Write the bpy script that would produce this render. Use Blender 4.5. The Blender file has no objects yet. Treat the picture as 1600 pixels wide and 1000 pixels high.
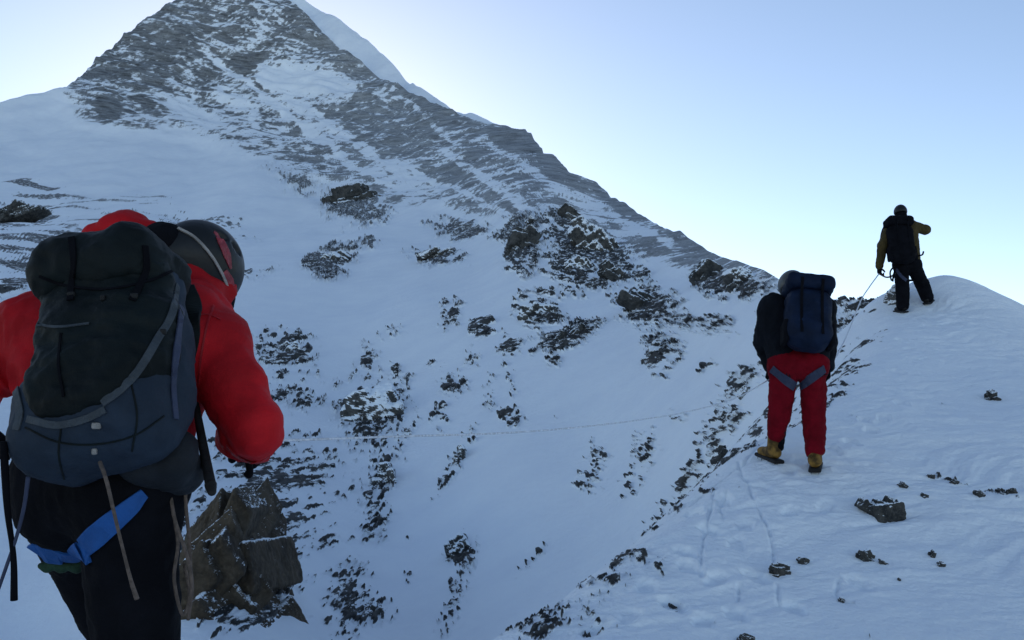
import bpy, math, random
import numpy as np
from mathutils import Vector, Matrix
S = bpy.context.scene
COL = S.collection
rng = np.random.default_rng(7)

# ------------------------------------------------------------------ camera
F_PX = 1537.0                       # focal length in photo pixels (photo 1600 wide)
PITCH = math.atan(200 / F_PX)       # looks slightly uphill
CP, SP = math.cos(PITCH), math.sin(PITCH)
cam_d = bpy.data.cameras.new('camera')
cam = bpy.data.objects.new('camera', cam_d)
COL.objects.link(cam)
cam_d.sensor_width = 36.0
cam_d.lens = 36.0 * F_PX / 1600.0
cam_d.clip_start = 0.05
cam_d.clip_end = 20000
cam.location = (0, 0, 0)
cam.rotation_euler = (math.pi / 2 + PITCH, 0, 0)
S.camera = cam


def P(px, py, d):
    """world point seen at photo pixel (px, py) at depth d metres"""
    px = np.asarray(px, float); py = np.asarray(py, float); d = np.asarray(d, float)
    xc = (px - 800) / F_PX * d
    yc = -(py - 500) / F_PX * d
    return np.stack([xc, d * CP - yc * SP, d * SP + yc * CP], -1)


# ------------------------------------------------------------------ noise
_perm = np.random.default_rng(3).permutation(256).astype(np.int32)
_perm = np.concatenate([_perm, _perm])
_grad = np.random.default_rng(5).normal(size=(256, 3))
_grad /= np.linalg.norm(_grad, axis=1)[:, None]


def perlin(p):
    p = np.asarray(p, float)
    sh = p.shape[:-1]
    p = p.reshape(-1, 3)
    i = np.floor(p).astype(np.int64)
    f = p - i
    u = f * f * f * (f * (f * 6 - 15) + 10)
    i = (i & 255).astype(np.int32)
    out = 0
    for dx in (0, 1):
        wx = u[:, 0] if dx else 1 - u[:, 0]
        hx = _perm[(i[:, 0] + dx) & 255]
        for dy in (0, 1):
            wy = u[:, 1] if dy else 1 - u[:, 1]
            hy = _perm[hx + ((i[:, 1] + dy) & 255)]
            for dz in (0, 1):
                wz = u[:, 2] if dz else 1 - u[:, 2]
                g = _grad[_perm[hy + ((i[:, 2] + dz) & 255)]]
                dot = g[:, 0] * (f[:, 0] - dx) + g[:, 1] * (f[:, 1] - dy) + g[:, 2] * (f[:, 2] - dz)
                out = out + wx * wy * wz * dot
    return (out * 1.5).reshape(sh)


def fbm(p, octs=4, gain=0.5, lac=2.03):
    a, s, t = 1.0, 0.0, 0.0
    p = np.asarray(p, float)
    for k in range(octs):
        s = s + a * perlin(p + 17.3 * k)
        t += a
        a *= gain
        p = p * lac
    return s / t * 1.4


def ridged(p, octs=4, gain=0.5, lac=2.1):
    a, s, t = 1.0, 0.0, 0.0
    p = np.asarray(p, float)
    for k in range(octs):
        s = s + a * (1 - 2 * np.abs(perlin(p + 9.1 * k)))
        t += a
        a *= gain
        p = p * lac
    return s / t


def sstep(a, b, x):
    t = np.clip((x - a) / (b - a), 0, 1)
    return t * t * (3 - 2 * t)


def tps_fit(X, v, lam=1e-6):
    n = len(X)
    r2 = ((X[:, None] - X[None]) ** 2).sum(-1)
    K = 0.5 * r2 * np.log(r2 + 1e-12)
    A = np.zeros((n + 3, n + 3))
    A[:n, :n] = K + lam * np.eye(n)
    A[:n, n] = 1; A[:n, n + 1:] = X
    A[n, :n] = 1; A[n + 1:, :n] = X.T
    c = np.linalg.solve(A, np.concatenate([v, np.zeros(3)]))

    def f(Y):
        sh = Y.shape[:-1]
        Y = Y.reshape(-1, 2)
        out = c[n] + Y @ c[n + 1:]
        for j in range(n):
            r2 = ((Y - X[j]) ** 2).sum(-1)
            out = out + c[j] * 0.5 * r2 * np.log(r2 + 1e-12)
        return out.reshape(sh)
    return f


# ------------------------------------------------------------------ materials
def new_mat(name):
    m = bpy.data.materials.new(name)
    m.use_nodes = True
    nt = m.node_tree
    b = nt.nodes['Principled BSDF']
    return m, nt, b


def N(nt, typ, **kw):
    n = nt.nodes.new(typ)
    for k, v in kw.items():
        if k in ('i',):
            for kk, vv in v.items():
                n.inputs[kk].default_value = vv
        else:
            setattr(n, k, v)
    return n


def L(nt, a, b):
    nt.links.new(a, b)


def math_node(nt, op, a, b=None, c=None, clamp=False):
    n = nt.nodes.new('ShaderNodeMath')
    n.operation = op
    n.use_clamp = clamp
    for k, v in enumerate((a, b, c)):
        if v is None:
            continue
        if isinstance(v, (int, float)):
            n.inputs[k].default_value = v
        else:
            nt.links.new(v, n.inputs[k])
    return n.outputs[0]


def mix_col(nt, fac, a, b):
    n = nt.nodes.new('ShaderNodeMix')
    n.data_type = 'RGBA'
    if isinstance(fac, (int, float)):
        n.inputs[0].default_value = fac
    else:
        nt.links.new(fac, n.inputs[0])
    for k, v in ((6, a), (7, b)):
        if isinstance(v, tuple):
            n.inputs[k].default_value = (*v, 1)
        else:
            nt.links.new(v, n.inputs[k])
    return n.outputs[2]


def noise_tex(nt, scale, detail=4, rough=0.55, coord='Object', vec=None, stretch=None):
    if vec is None:
        vec = nt.nodes.new('ShaderNodeTexCoord').outputs[coord]
    if stretch:
        mp = nt.nodes.new('ShaderNodeMapping')
        mp.inputs['Scale'].default_value = stretch
        nt.links.new(vec, mp.inputs[0])
        vec = mp.outputs[0]
    n = nt.nodes.new('ShaderNodeTexNoise')
    n.inputs['Scale'].default_value = scale
    n.inputs['Detail'].default_value = detail
    n.inputs['Roughness'].default_value = rough
    nt.links.new(vec, n.inputs['Vector'])
    return n.outputs[0]


def maprange(nt, v, a, b, c=0.0, d=1.0, smooth=True):
    n = nt.nodes.new('ShaderNodeMapRange')
    if smooth:
        n.interpolation_type = 'SMOOTHSTEP'
    n.inputs[1].default_value = a; n.inputs[2].default_value = b
    n.inputs[3].default_value = c; n.inputs[4].default_value = d
    nt.links.new(v, n.inputs[0])
    return n.outputs[0]


def bump(nt, h, strength, dist, b, prev=None):
    n = nt.nodes.new('ShaderNodeBump')
    n.inputs['Strength'].default_value = strength
    n.inputs['Distance'].default_value = dist
    nt.links.new(h, n.inputs['Height'])
    if prev is not None:
        nt.links.new(prev, n.inputs['Normal'])
    if b is not None:
        nt.links.new(n.outputs[0], b.inputs['Normal'])
    return n.outputs[0]


SNOW = (0.88, 0.94, 0.985)


def mat_terrain(name, s_fine, s_bump, bump_d, rock_a, rock_b, edge=0.35, ledges=False):
    """snow that gives way to bare rock where the mesh attribute 'rock' is high"""
    m, nt, b = new_mat(name)
    at = N(nt, 'ShaderNodeAttribute', attribute_name='rock').outputs['Fac']
    n1 = noise_tex(nt, s_fine, 5, 0.65)
    f = math_node(nt, 'ADD', at, math_node(nt, 'MULTIPLY', math_node(nt, 'SUBTRACT', n1, 0.5), edge))
    if ledges:
        # thin snow lines that lie along the beds of the rock face, and coarser breaks across them
        fa = N(nt, 'ShaderNodeAttribute', attribute_name='face').outputs['Fac']
        mp = nt.nodes.new('ShaderNodeMapping')
        mp.inputs['Rotation'].default_value = (0, math.radians(-9), 0)
        L(nt, nt.nodes.new('ShaderNodeTexCoord').outputs['Object'], mp.inputs[0])
        l1 = noise_tex(nt, 1.0, 4, .7, vec=mp.outputs[0], stretch=(.045, .02, .34))
        l2 = noise_tex(nt, 1.0, 3, .65, vec=mp.outputs[0], stretch=(.16, .05, .75))
        l3 = noise_tex(nt, .14, 6, .75)
        mp2 = nt.nodes.new('ShaderNodeMapping')
        mp2.inputs['Rotation'].default_value = (0, math.radians(42), 0)
        L(nt, nt.nodes.new('ShaderNodeTexCoord').outputs['Object'], mp2.inputs[0])
        l4 = noise_tex(nt, 1.0, 4, .7, vec=mp2.outputs[0], stretch=(.035, .012, .26))
        q = math_node(nt, 'ADD', math_node(nt, 'MULTIPLY', math_node(nt, 'SUBTRACT', l1, .5), .75), math_node(nt, 'MULTIPLY', math_node(nt, 'SUBTRACT', l2, .5), .60))
        q = math_node(nt, 'ADD', q, math_node(nt, 'MULTIPLY', math_node(nt, 'SUBTRACT', l3, .5), .85))
        q = math_node(nt, 'ADD', q, math_node(nt, 'MULTIPLY', math_node(nt, 'SUBTRACT', l4, .5), .75))
        f = math_node(nt, 'ADD', f, math_node(nt, 'MULTIPLY', math_node(nt, 'MULTIPLY', q, 1.25), fa))
    f = maprange(nt, f, 0.42, 0.58)
    rc = mix_col(nt, maprange(nt, noise_tex(nt, s_fine * 0.37, 4), 0.35, 0.68), rock_a, rock_b)
    br = N(nt, 'ShaderNodeAttribute', attribute_name='dust_haze').outputs['Fac']
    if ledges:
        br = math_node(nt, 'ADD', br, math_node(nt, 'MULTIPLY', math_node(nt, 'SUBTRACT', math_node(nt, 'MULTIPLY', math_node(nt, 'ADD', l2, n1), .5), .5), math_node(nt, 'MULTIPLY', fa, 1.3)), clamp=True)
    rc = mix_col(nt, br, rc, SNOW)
    # snow caught on the small ledges of the bare rock
    k = s_fine * .42
    sn = noise_tex(nt, 1.0, 6, .68, stretch=(k, k * .35, k * 2.1))
    sn = maprange(nt, sn, .53, .60, 0, .9)
    if ledges:
        sn = math_node(nt, 'MULTIPLY', sn, math_node(nt, 'SUBTRACT', 1.0, fa, clamp=True))
    rc = mix_col(nt, sn, rc, SNOW)
    sc = mix_col(nt, maprange(nt, noise_tex(nt, s_bump * 0.15, 3), 0.3, 0.7), SNOW, (0.84, 0.90, 0.96))
    L(nt, mix_col(nt, f, sc, rc), b.inputs['Base Color'])
    b.inputs['Roughness'].default_value = 0.75
    b.inputs['Specular IOR Level'].default_value = 0.25
    hb = noise_tex(nt, s_bump, 6, 0.6)
    bump(nt, hb, 0.6, bump_d, b)
    return m


# ------------------------------------------------------------------ object helpers
def mesh_obj(name, V, Fq, mat=None, parent=None, smooth=True, attrs=None):
    me = bpy.data.meshes.new(name)
    V = np.asarray(V, np.float32)
    if isinstance(Fq, np.ndarray):
        k = Fq.shape[1]
        me.vertices.add(len(V))
        me.vertices.foreach_set('co', V.ravel())
        me.loops.add(Fq.size)
        me.loops.foreach_set('vertex_index', Fq.astype(np.int32).ravel())
        me.polygons.add(len(Fq))
        me.polygons.foreach_set('loop_start', np.arange(0, Fq.size, k, dtype=np.int32))
        me.update(calc_edges=True)
        me.validate()
    else:
        me.from_pydata(V.tolist(), [], Fq)
        me.update()
    me.polygons.foreach_set('use_smooth', np.full(len(me.polygons), smooth))
    for an, av in (attrs or {}).items():
        a = me.attributes.new(an, 'FLOAT', 'POINT')
        a.data.foreach_set('value', np.asarray(av, np.float32).ravel())
    if mat:
        me.materials.append(mat)
    o = bpy.data.objects.new(name, me)
    COL.objects.link(o)
    if parent is not None:
        o.parent = parent
    return o


def tag(o, label=None, cat=None, group=None, kind=None):
    if label: o['label'] = label
    if cat: o['category'] = cat
    if group: o['group'] = group
    if kind: o['kind'] = kind
    return o


def empty(name, loc, label, cat, group=None):
    o = bpy.data.objects.new(name, None)
    COL.objects.link(o)
    o.location = tuple(float(v) for v in loc)
    o.empty_display_size = 0.2
    return tag(o, label, cat, group)


def grid_faces(nr, nc):
    i = np.arange(nr - 1)[:, None] * nc + np.arange(nc - 1)[None]
    i = i.ravel()
    return np.stack([i, i + 1, i + nc + 1, i + nc], 1)


# ------------------------------------------------------------------ light
SUN_EL, SUN_AZ = math.radians(15.0), math.radians(-14.0)     # behind the peak: everything in view is in its shade
sdir = Vector((math.sin(SUN_AZ) * math.cos(SUN_EL), math.cos(SUN_AZ) * math.cos(SUN_EL), math.sin(SUN_EL)))
sl = bpy.data.lights.new('sun', 'SUN')
sl.energy = 3.0
sl.angle = math.radians(0.5)
sl.color = (1.0, 0.93, 0.82)
so = bpy.data.objects.new('sun', sl)
COL.objects.link(so)
so.rotation_euler = sdir.to_track_quat('Z', 'Y').to_euler()
W = bpy.data.worlds.new('World')
S.world = W
W.use_nodes = True
wn = W.node_tree
bg = wn.nodes['Background']
sky = wn.nodes.new('ShaderNodeTexSky')
sky.sky_type = 'NISHITA'
sky.sun_disc = False
sky.sun_elevation = SUN_EL
sky.sun_rotation = SUN_AZ
sky.altitude = 3500
sky.air_density = 1.0
sky.dust_density = 1.9
sky.ozone_density = 1.0
tn = wn.nodes.new('ShaderNodeMix')
tn.data_type = 'RGBA'
tn.blend_type = 'MULTIPLY'
tn.inputs[0].default_value = 1.0
tn.inputs[7].default_value = (0.955, 0.875, 0.805, 1)
wn.links.new(sky.outputs[0], tn.inputs[6])
wn.links.new(tn.outputs[2], bg.inputs[0])
bg.inputs[1].default_value = 0.10
S.view_settings.view_transform = 'Standard'
S.view_settings.look = 'None'
S.view_settings.exposure = 1.44
S.view_settings.gamma = 1.0
# ================================================================== far mountain and bowl
SKY = np.array([(-1500, 420), (-900, 330), (-400, 230), (-100, 176), (0, 162), (60, 151), (105, 146), (122, 130), (150, 106), (180, 84), (235, 40),
                (270, 12), (300, -4), (345, -20), (400, -26), (440, -16), (475, 0), (520, 24), (575, 62), (622, 105), (650, 136),
                (690, 160), (730, 181), (790, 200), (818, 212), (838, 236), (850, 250), (880, 276), (930, 306), (1000, 345), (1050, 371),
                (1085, 388), (1110, 400), (1150, 412), (1200, 430), (1240, 455), (1290, 470), (1390, 473), (1450, 482),
                (1600, 560), (1900, 700), (2600, 800)], float)
CTRL = np.array([
    (-1500, 420, 420), (-1500, 1000, 60), (-900, 330, 420), (-400, 230, 430), (0, 163, 450), (110, 147, 480), (250, 25, 560), (400, -26, 600), (520, 24, 560), (650, 136, 470),
    (735, 182, 400), (830, 225, 330), (930, 305, 230), (1050, 372, 125), (1110, 400, 88), (1200, 430, 46), (1300, 470, 27), (1385, 473, 21),
    (1600, 560, 17), (2000, 700, 16), (2600, 800, 16),
    (100, 205, 430), (300, 240, 420), (450, 250, 400), (600, 330, 270), (700, 350, 215), (850, 335, 150), (780, 348, 175), (950, 400, 112),
    (-400, 300, 300), (0, 300, 300), (200, 300, 310), (400, 310, 280), (-400, 450, 120),
    (0, 400, 150), (300, 380, 200), (500, 420, 165), (650, 420, 140), (800, 430, 108), (900, 460, 88), (1000, 480, 72), (1100, 480, 52),
    (0, 500, 90), (400, 540, 95), (600, 600, 80), (800, 560, 72), (950, 560, 58), (1100, 560, 40),
    (-400, 700, 45), (0, 700, 48), (400, 750, 46), (600, 750, 52), (800, 750, 43), (950, 700, 40), (1080, 650, 31),
    (-400, 1000, 22), (0, 1000, 24), (350, 900, 26), (600, 900, 37), (800, 900, 31), (950, 900, 25), (400, 1000, 22), (600, 1000, 29), (800, 1000, 24),
    (1200, 600, 23), (1300, 600, 17), (1385, 550, 16.5), (1150, 740, 20), (1200, 1000, 14), (1500, 700, 14), (2600, 1200, 12)], float)
far_logd = tps_fit(CTRL[:, :2] / 500.0, np.log(CTRL[:, 2]), 2e-4)


def far_depth(px, py):
    q = np.stack([np.asarray(px, float), np.asarray(py, float)], -1) / 500.0
    return np.exp(far_logd(q))


def blob(px, py, cx, cy, rx, ry, ang=0.0, soft=0.5):
    a = math.radians(ang)
    dx, dy = px - cx, py - cy
    u = (dx * math.cos(a) + dy * math.sin(a)) / rx
    v = (-dx * math.sin(a) + dy * math.cos(a)) / ry
    r = np.sqrt(u * u + v * v)
    return 1 - sstep(1 - soft, 1 + soft, r)


STEP = 1.7
cols = np.concatenate([np.linspace(-1500, -80, 60), np.arange(-70, 1420, STEP), np.linspace(1425, 2600, 60)])
NR = int(1200 / STEP)
sky_y = np.interp(cols, SKY[:, 0], SKY[:, 1])
t = np.linspace(0, 1, NR)
PX = np.repeat(cols[None], NR, 0)
PY = 1120 + (sky_y[None] - 1120) * t[:, None]
D = far_depth(PX, PY)
Wp = P(PX, PY, D)
dn = np.linalg.norm(Wp[..., :2], axis=-1)
# tangent frame of the big shape
gx = np.gradient(Wp, axis=1); gy = np.gradient(Wp, axis=0)
nrm = np.cross(gx, gy)
nrm /= np.linalg.norm(nrm, axis=-1, keepdims=True) + 1e-9

# ---- regions of the mountain: how much rock, how much relief
px, py = PX, PY
strata = np.array([[0.87, 0.3, -0.38], [0.25, -0.92, -0.1], [0.40, 0.12, 0.91]])     # rows: along the beds, into the face, across the beds
Q = Wp @ strata.T
warp = np.stack([fbm(Wp / 60 + 3, 2), fbm(Wp / 60 + 31, 2), fbm(Wp / 60 + 77, 2)], -1)
Qf = Q + warp * np.array([10, 10, 6.0])

# rock face of the peak
face_low = np.interp(px, [-100, 60, 140, 230, 330, 430, 520, 620, 720, 800, 860, 1000, 1100, 1200],
                     [150, 158, 196, 214, 232, 268, 300, 330, 346, 344, 335, 410, 430, 440])
face = sstep(-14, 16, face_low - py + 16 * fbm(Wp / 45, 3))
corn_x = np.interp(py, [-40, 0, 45, 80, 140, 165, 185, 210], [410, 445, 492, 530, 614, 662, 708, 790])
cornice = sstep(0, 9, px - corn_x - 3 * fbm(Wp / 12, 2)) * sstep(215, 175, py)
shoulder = sstep(130, 60, px)
face = face * (1 - cornice) * (1 - 0.85 * shoulder)
right = sstep(380, 600, px)
couloir = np.zeros_like(px)
for (x0, y0, x1, y1, w, a) in [(322, 88, 560, 275, 9, .8), (400, 130, 640, 290, 12, .55), (560, 275, 700, 345, 12, .5), (700, 250, 830, 335, 9, .6),
                               (480, 95, 660, 190, 7, .3), (420, 130, 560, 150, 26, .5), (620, 150, 720, 240, 6, .4), (760, 230, 960, 370, 7, .45),
                               (860, 300, 1060, 400, 9, .6), (340, 150, 400, 185, 16, .4), (470, 200, 800, 345, 5, .5), (500, 40, 640, 150, 5, .3)]:
    dx, dy = x1 - x0, y1 - y0
    ll = math.hypot(dx, dy)
    s = ((px - x0) * dx + (py - y0) * dy) / ll ** 2
    q = np.abs((px - x0) * dy - (py - y0) * dx) / ll
    wob = 5 * perlin(Wp / 18)
    couloir = np.maximum(couloir, a * (1 - sstep(0.4, 1.0, (q + wob) / w)) * sstep(-.08, .05, s) * sstep(1.08, .95, s))

# relief
big = ridged(Qf / np.array([70, 70, 45]), 3)
QW = (Wp * np.array([1, .3, 1])) @ strata.T + warp * np.array([6, 6, 4.0])
mid_ = ridged(QW / np.array([22, 22, 8.0]) + 5, 3)
beds = fbm(QW / np.array([34, 34, 4.0]) + 2, 2)
relief = face * (5.0 * big + 1.3 * mid_ + 0.9 * beds) * np.clip(dn / 430, .05, 1.1)
# rock patches on the bowl and the flank (position, half size, tilt, strength)
PATCH = [  # px, py, rx, ry, ang, strength
    (150, 352, 210, 18, 2, .50), (30, 330, 60, 16, 3, .95), (45, 400, 95, 26, 4, .62), (40, 292, 50, 6, 0, .75), (250, 335, 120, 8, 0, .62), (20, 455, 35, 18, -30, .7),
    (395, 440, 45, 9, -12, .66), (510, 418, 42, 22, -18, .90), (560, 392, 30, 9, -12, .62), (555, 320, 52, 26, 18, .85), (470, 285, 60, 18, 15, .6),
    (683, 400, 44, 12, 6, .80), (730, 362, 55, 14, 8, .72), (818, 390, 28, 42, 0, .85), (815, 345, 26, 14, 0, .6), (930, 385, 78, 44, 38, .92), (900, 425, 48, 34, 20, .74), (850, 360, 40, 20, 10, .66), (1060, 500, 40, 16, 20, .66),
    (1010, 480, 48, 34, 15, .90), (1145, 440, 62, 34, 18, .92), (1120, 512, 34, 16, 10, .60), (705, 497, 18, 24, 10, .62), (755, 518, 20, 14, 0, .7),
    (800, 550, 18, 24, -10, .70), (845, 492, 36, 34, 0, .76), (885, 535, 52, 17, -24, .9), (870, 570, 12, 12, -30, .6), (1028, 555, 24, 32, 20, .78), (1060, 555, 18, 26, 0, .5),
    (1048, 590, 16, 14, -40, .55), (585, 650, 54, 66, 8, .74), (580, 590, 20, 40, 0, .58), (445, 560, 50, 30, -8, .72), (450, 610, 48, 26, -25, .60), (710, 607, 22, 18, -5, .74),
    (740, 570, 12, 22, 0, .5), (690, 660, 16, 22, 10, .62), (800, 600, 10, 26, -15, .55), (802, 662, 18, 14, -10, .8), (655, 668, 14, 8, -10, .55),
    (712, 730, 11, 52, 32, .68), (590, 770, 22, 74, 24, .66), (580, 815, 30, 40, 20, .6), (720, 865, 26, 34, 0, .74), (718, 920, 16, 34, 12, .55), (705, 965, 12, 38, 28, .62),
    (835, 875, 7, 34, 42, .60), (545, 930, 52, 55, -30, .64), (575, 955, 36, 30, 0, .66), (520, 985, 40, 30, 0, .55), (635, 905, 12, 26, 35, .55),
    (930, 735, 22, 44, 18, .62), (1010, 690, 14, 30, 48, .62), (1005, 725, 9, 44, 50, .5), (430, 800, 96, 80, 30, .78), (470, 760, 78, 50, 20, .72), (395, 720, 60, 26, 10, .62),
    (430, 870, 60, 70, 30, .58), (300, 850, 22, 90, 5, .6), (1108, 575, 18, 8, -20, .6), (640, 845, 8, 30, 38, .45), (940, 440, 20, 18, 0, .6),
    (985, 420, 46, 18, 35, .55), (1330, 540, 46, 90, 28, .62), (1250, 490, 60, 30, 10, .5), (380, 905, 70, 90, 10, .8),
    (1160, 602, 44, 18, -35, .74), (1112, 690, 20, 52, 25, .60), (1082, 760, 18, 44, 40, .56), (1040, 800, 14, 56, 48, .52), (1132, 728, 14, 28, 0, .66), (1060, 655, 22, 10, -30, .60),
    (1000, 760, 10, 40, 45, .45), (1150, 660, 30, 26, 0, .5), (905, 770, 8, 30, 30, .42), (640, 600, 10, 20, 20, .42), (480, 640, 26, 16, -20, .55), (470, 690, 30, 12, -15, .5), (505, 830, 26, 60, 25, .5),
    (610, 530, 26, 12, -20, .42), (770, 620, 14, 26, 10, .5), (680, 575, 14, 10, 0, .6), (120, 310, 150, 12, 2, .5), (300, 352, 90, 9, 2, .62), (110, 380, 120, 12, 4, .55)]
patch = np.zeros_like(px)
for (cx, cy, rx, ry, an, st) in PATCH:
    patch = np.maximum(patch, st * blob(px, py, cx, cy, rx * 1.05, ry * 1.05, an, 0.8))
# noise that keeps its grain, sized in image pixels, at every distance: octaves in metres, blended by how far the ground is
# (depth is compressed: on ground seen at a low angle the noise then looks even from the camera)
R = np.stack([.80 * Wp[..., 0] + .60 * Wp[..., 2], .22 * Wp[..., 1], -.60 * Wp[..., 0] + .80 * Wp[..., 2]], -1)
R2 = np.stack([.93 * Wp[..., 0] - .36 * Wp[..., 2], .22 * Wp[..., 1], .36 * Wp[..., 0] + .93 * Wp[..., 2]], -1)
rside = sstep(700, 900, px) * sstep(560, 500, py)
R = R * (1 - rside[..., None]) + R2 * rside[..., None]
WL = Wp * np.array([1, .2, 1.3])


def lod(fn, V, lam):
    """noise whose wavelength (m) follows the array lam, in whole octaves"""
    k = np.log2(lam)
    k0 = np.floor(k)
    f = sstep(0, 1, k - k0)[..., None][..., 0]
    return fn(V / (2 ** k0)[..., None]) * (1 - f) + fn(V / (2 ** (k0 + 1))[..., None]) * f


lam0 = np.clip(dn, 12, 700) / F_PX
def zn(a):
    return (a - a.mean()) / a.std()


g_a = zn(lod(lambda v: ridged(v * np.array([.85, .85, 1.25]), 3, .65), R, lam0 * 15))
g_b = zn(lod(lambda v: fbm(v * np.array([.8, .8, 1.3]) + 5, 3, .6), R, lam0 * 36))
g_l = zn(lod(lambda v: fbm(v * np.array([.3, .6, 2.6]) + 9, 3, .6), WL, lam0 * 34))
g_c = zn(lod(lambda v: perlin(v * np.array([.8, .8, 1.2]) + 2), R, lam0 * 6.5))
leftm = sstep(430, 330, px) * sstep(480, 440, py)
brk = sstep(330, 400, px) * sstep(600, 500, px) * sstep(690, 720, py)
loc = zn(0.75 * g_a + 0.55 * g_b + .85 * g_c)
loc_l = zn(g_l + .35 * g_c)
lm = np.clip(leftm + .6 * brk, 0, 1)
loc = loc * (1 - lm) + loc_l * lm
rock_p = patch - 0.67 + 0.27 * loc + .07 * leftm - .35 * sstep(.25, .02, patch)
core = np.zeros_like(px)
for (cx, cy, rx, ry, an, st) in [(555, 322, 40, 16, 20, .5), (510, 420, 26, 14, -18, .35), (885, 535, 44, 12, -24, .5), (1140, 440, 40, 22, 18, .35), (30, 336, 46, 8, 2, .45), (815, 400, 20, 30, 0, .4),
                                 (885, 350, 18, 26, 10, .4), (1010, 485, 28, 18, 10, .45), (752, 519, 16, 10, 5, .6), (802, 662, 14, 10, -10, .5), (378, 880, 58, 92, 8, .75), (440, 565, 22, 14, -20, .4), (575, 955, 20, 14, -10, .35),
                                 (1022, 568, 12, 12, 0, .4), (1210, 470, 20, 12, 0, .3)]:
    core = np.maximum(core, st * blob(px, py, cx, cy, rx, ry, an, .5))
rock_p = rock_p + core * (.40 + .22 * loc)
rock_p = np.maximum(rock_p, -1)
rock_mask = sstep(-0.10, 0.14, rock_p)

# relief of the patches: rock stands proud of the snow by a height that grows with distance from the camera
calm = (1 - face) * (1 - .97 * leftm)
relief += calm * rock_mask * lam0 * 4.5 * (1 + 0.45 * np.clip(loc, -2, 2))
relief += (1 - face) * (fbm(Wp * np.array([1, .35, 1]) / 38, 3) * 0.018 + fbm(Wp * np.array([1, .35, 1]) / 9, 2) * 0.0025) * np.clip(dn, 15, 250)
relief *= sstep(10, 22, dn)
relief = np.clip(relief, -30, 30)

Wd = Wp + nrm * relief[..., None] * np.where(nrm[..., 2:3] < 0, -1, 1)
gx = np.gradient(Wd, axis=1); gy = np.gradient(Wd, axis=0)
n2 = np.cross(gx, gy); n2 /= np.linalg.norm(n2, axis=-1, keepdims=True) + 1e-9
# on the face snow lies where it is less steep
steep = 1 - n2[..., 2]
QS = (Wp * np.array([1, .28, 1]) @ strata.T) + warp * np.array([10, 10, 6.0])
fine = lod(lambda v: ridged(v * np.array([.7, .7, 2.4]) + 4, 3, .62), QS, lam0 * 13)
dash = lod(lambda v: fbm(v * np.array([.35, .35, 3.0]) + 21, 4, .65), QS, lam0 * 19)
cover = 0.10 * fbm(Wp / 70 + 50, 3)
smooth_w = 0.5 * blob(px, py, 480, 135, 70, 22, 10) + .35 * blob(px, py, 300, 190, 60, 18, 25) + .3 * blob(px, py, 640, 285, 80, 20, 25)
dark_w = .34 * blob(px, py, 385, 105, 26, 16, -25) + .22 * blob(px, py, 320, 190, 14, 20, 0) + .28 * blob(px, py, 168, 178, 20, 18, 30) + \
    .26 * blob(px, py, 800, 225, 42, 20, 25) + .2 * blob(px, py, 870, 285, 46, 14, 38) + .22 * blob(px, py, 640, 150, 90, 10, 36) + .16 * blob(px, py, 220, 120, 60, 60, 40) \
    + .15 * blob(px, py, 480, 40, 40, 24, 35)
zf = zn(zn(dash) + .6 * zn(fine) + .7 * g_c)
rock_f = 0.56 + .15 * right + 0.11 * zf + 0.22 * (steep - 0.52) + cover - couloir * .48 - smooth_w + dark_w
edge_r = sstep(30, 4, py - np.interp(px, SKY[:, 0], SKY[:, 1])) * sstep(690, 800, px) * sstep(1200, 1080, px)
rock_f += 0.12 * edge_r
edge_l = sstep(26, 2, py - np.interp(px, SKY[:, 0], SKY[:, 1])) * sstep(100, 140, px) * sstep(420, 300, px)
rock_f += 0.12 * edge_l
attr_f = rock_f * face
attr = np.maximum(attr_f, np.where(rock_p > -.4, 0.5 + rock_p * 1.8, 0) * (1 - face))
dust_haze = np.clip(face * (0.17 + .09 * right) + (1 - face) * sstep(60, 260, dn) * .12, 0, 1)  # snow dusting plus distance haze, both mixed into the rock colour

# the far side falls away behind the skyline
back = []
top = Wd[-1]
for k, (dy_, dz_) in enumerate([(0.02, -0.004), (0.06, -0.03), (0.15, -0.1), (0.4, -0.35), (0.9, -0.95)]):
    q = top.copy()
    dd = np.clip(D[-1], 20, None)
    dirv = top / np.linalg.norm(top, axis=-1, keepdims=True)
    q[:, 0] += dirv[:, 0] * dd * dy_
    q[:, 1] += dirv[:, 1] * dd * dy_
    q[:, 2] += dd * dz_
    back.append(q)
allV = np.concatenate([Wd, np.array(back)], 0)
nb = len(back)
pad = lambda a: np.concatenate([a, np.repeat(a[-1:] * .5, nb, 0)], 0)
mt_far = mat_terrain('snow_and_rock', 3.6, 2.2, 0.12, (0.018, 0.020, 0.021), (0.060, 0.060, 0.057), 0.62, ledges=True)
mountain = mesh_obj('mountain', allV.reshape(-1, 3), grid_faces(NR + nb, len(cols)), mt_far, attrs={'rock': pad(attr), 'dust_haze': pad(dust_haze), 'face': pad(face)})
tag(mountain, 'snow covered peak and bowl with dark rock faces', kind='structure')

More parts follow.
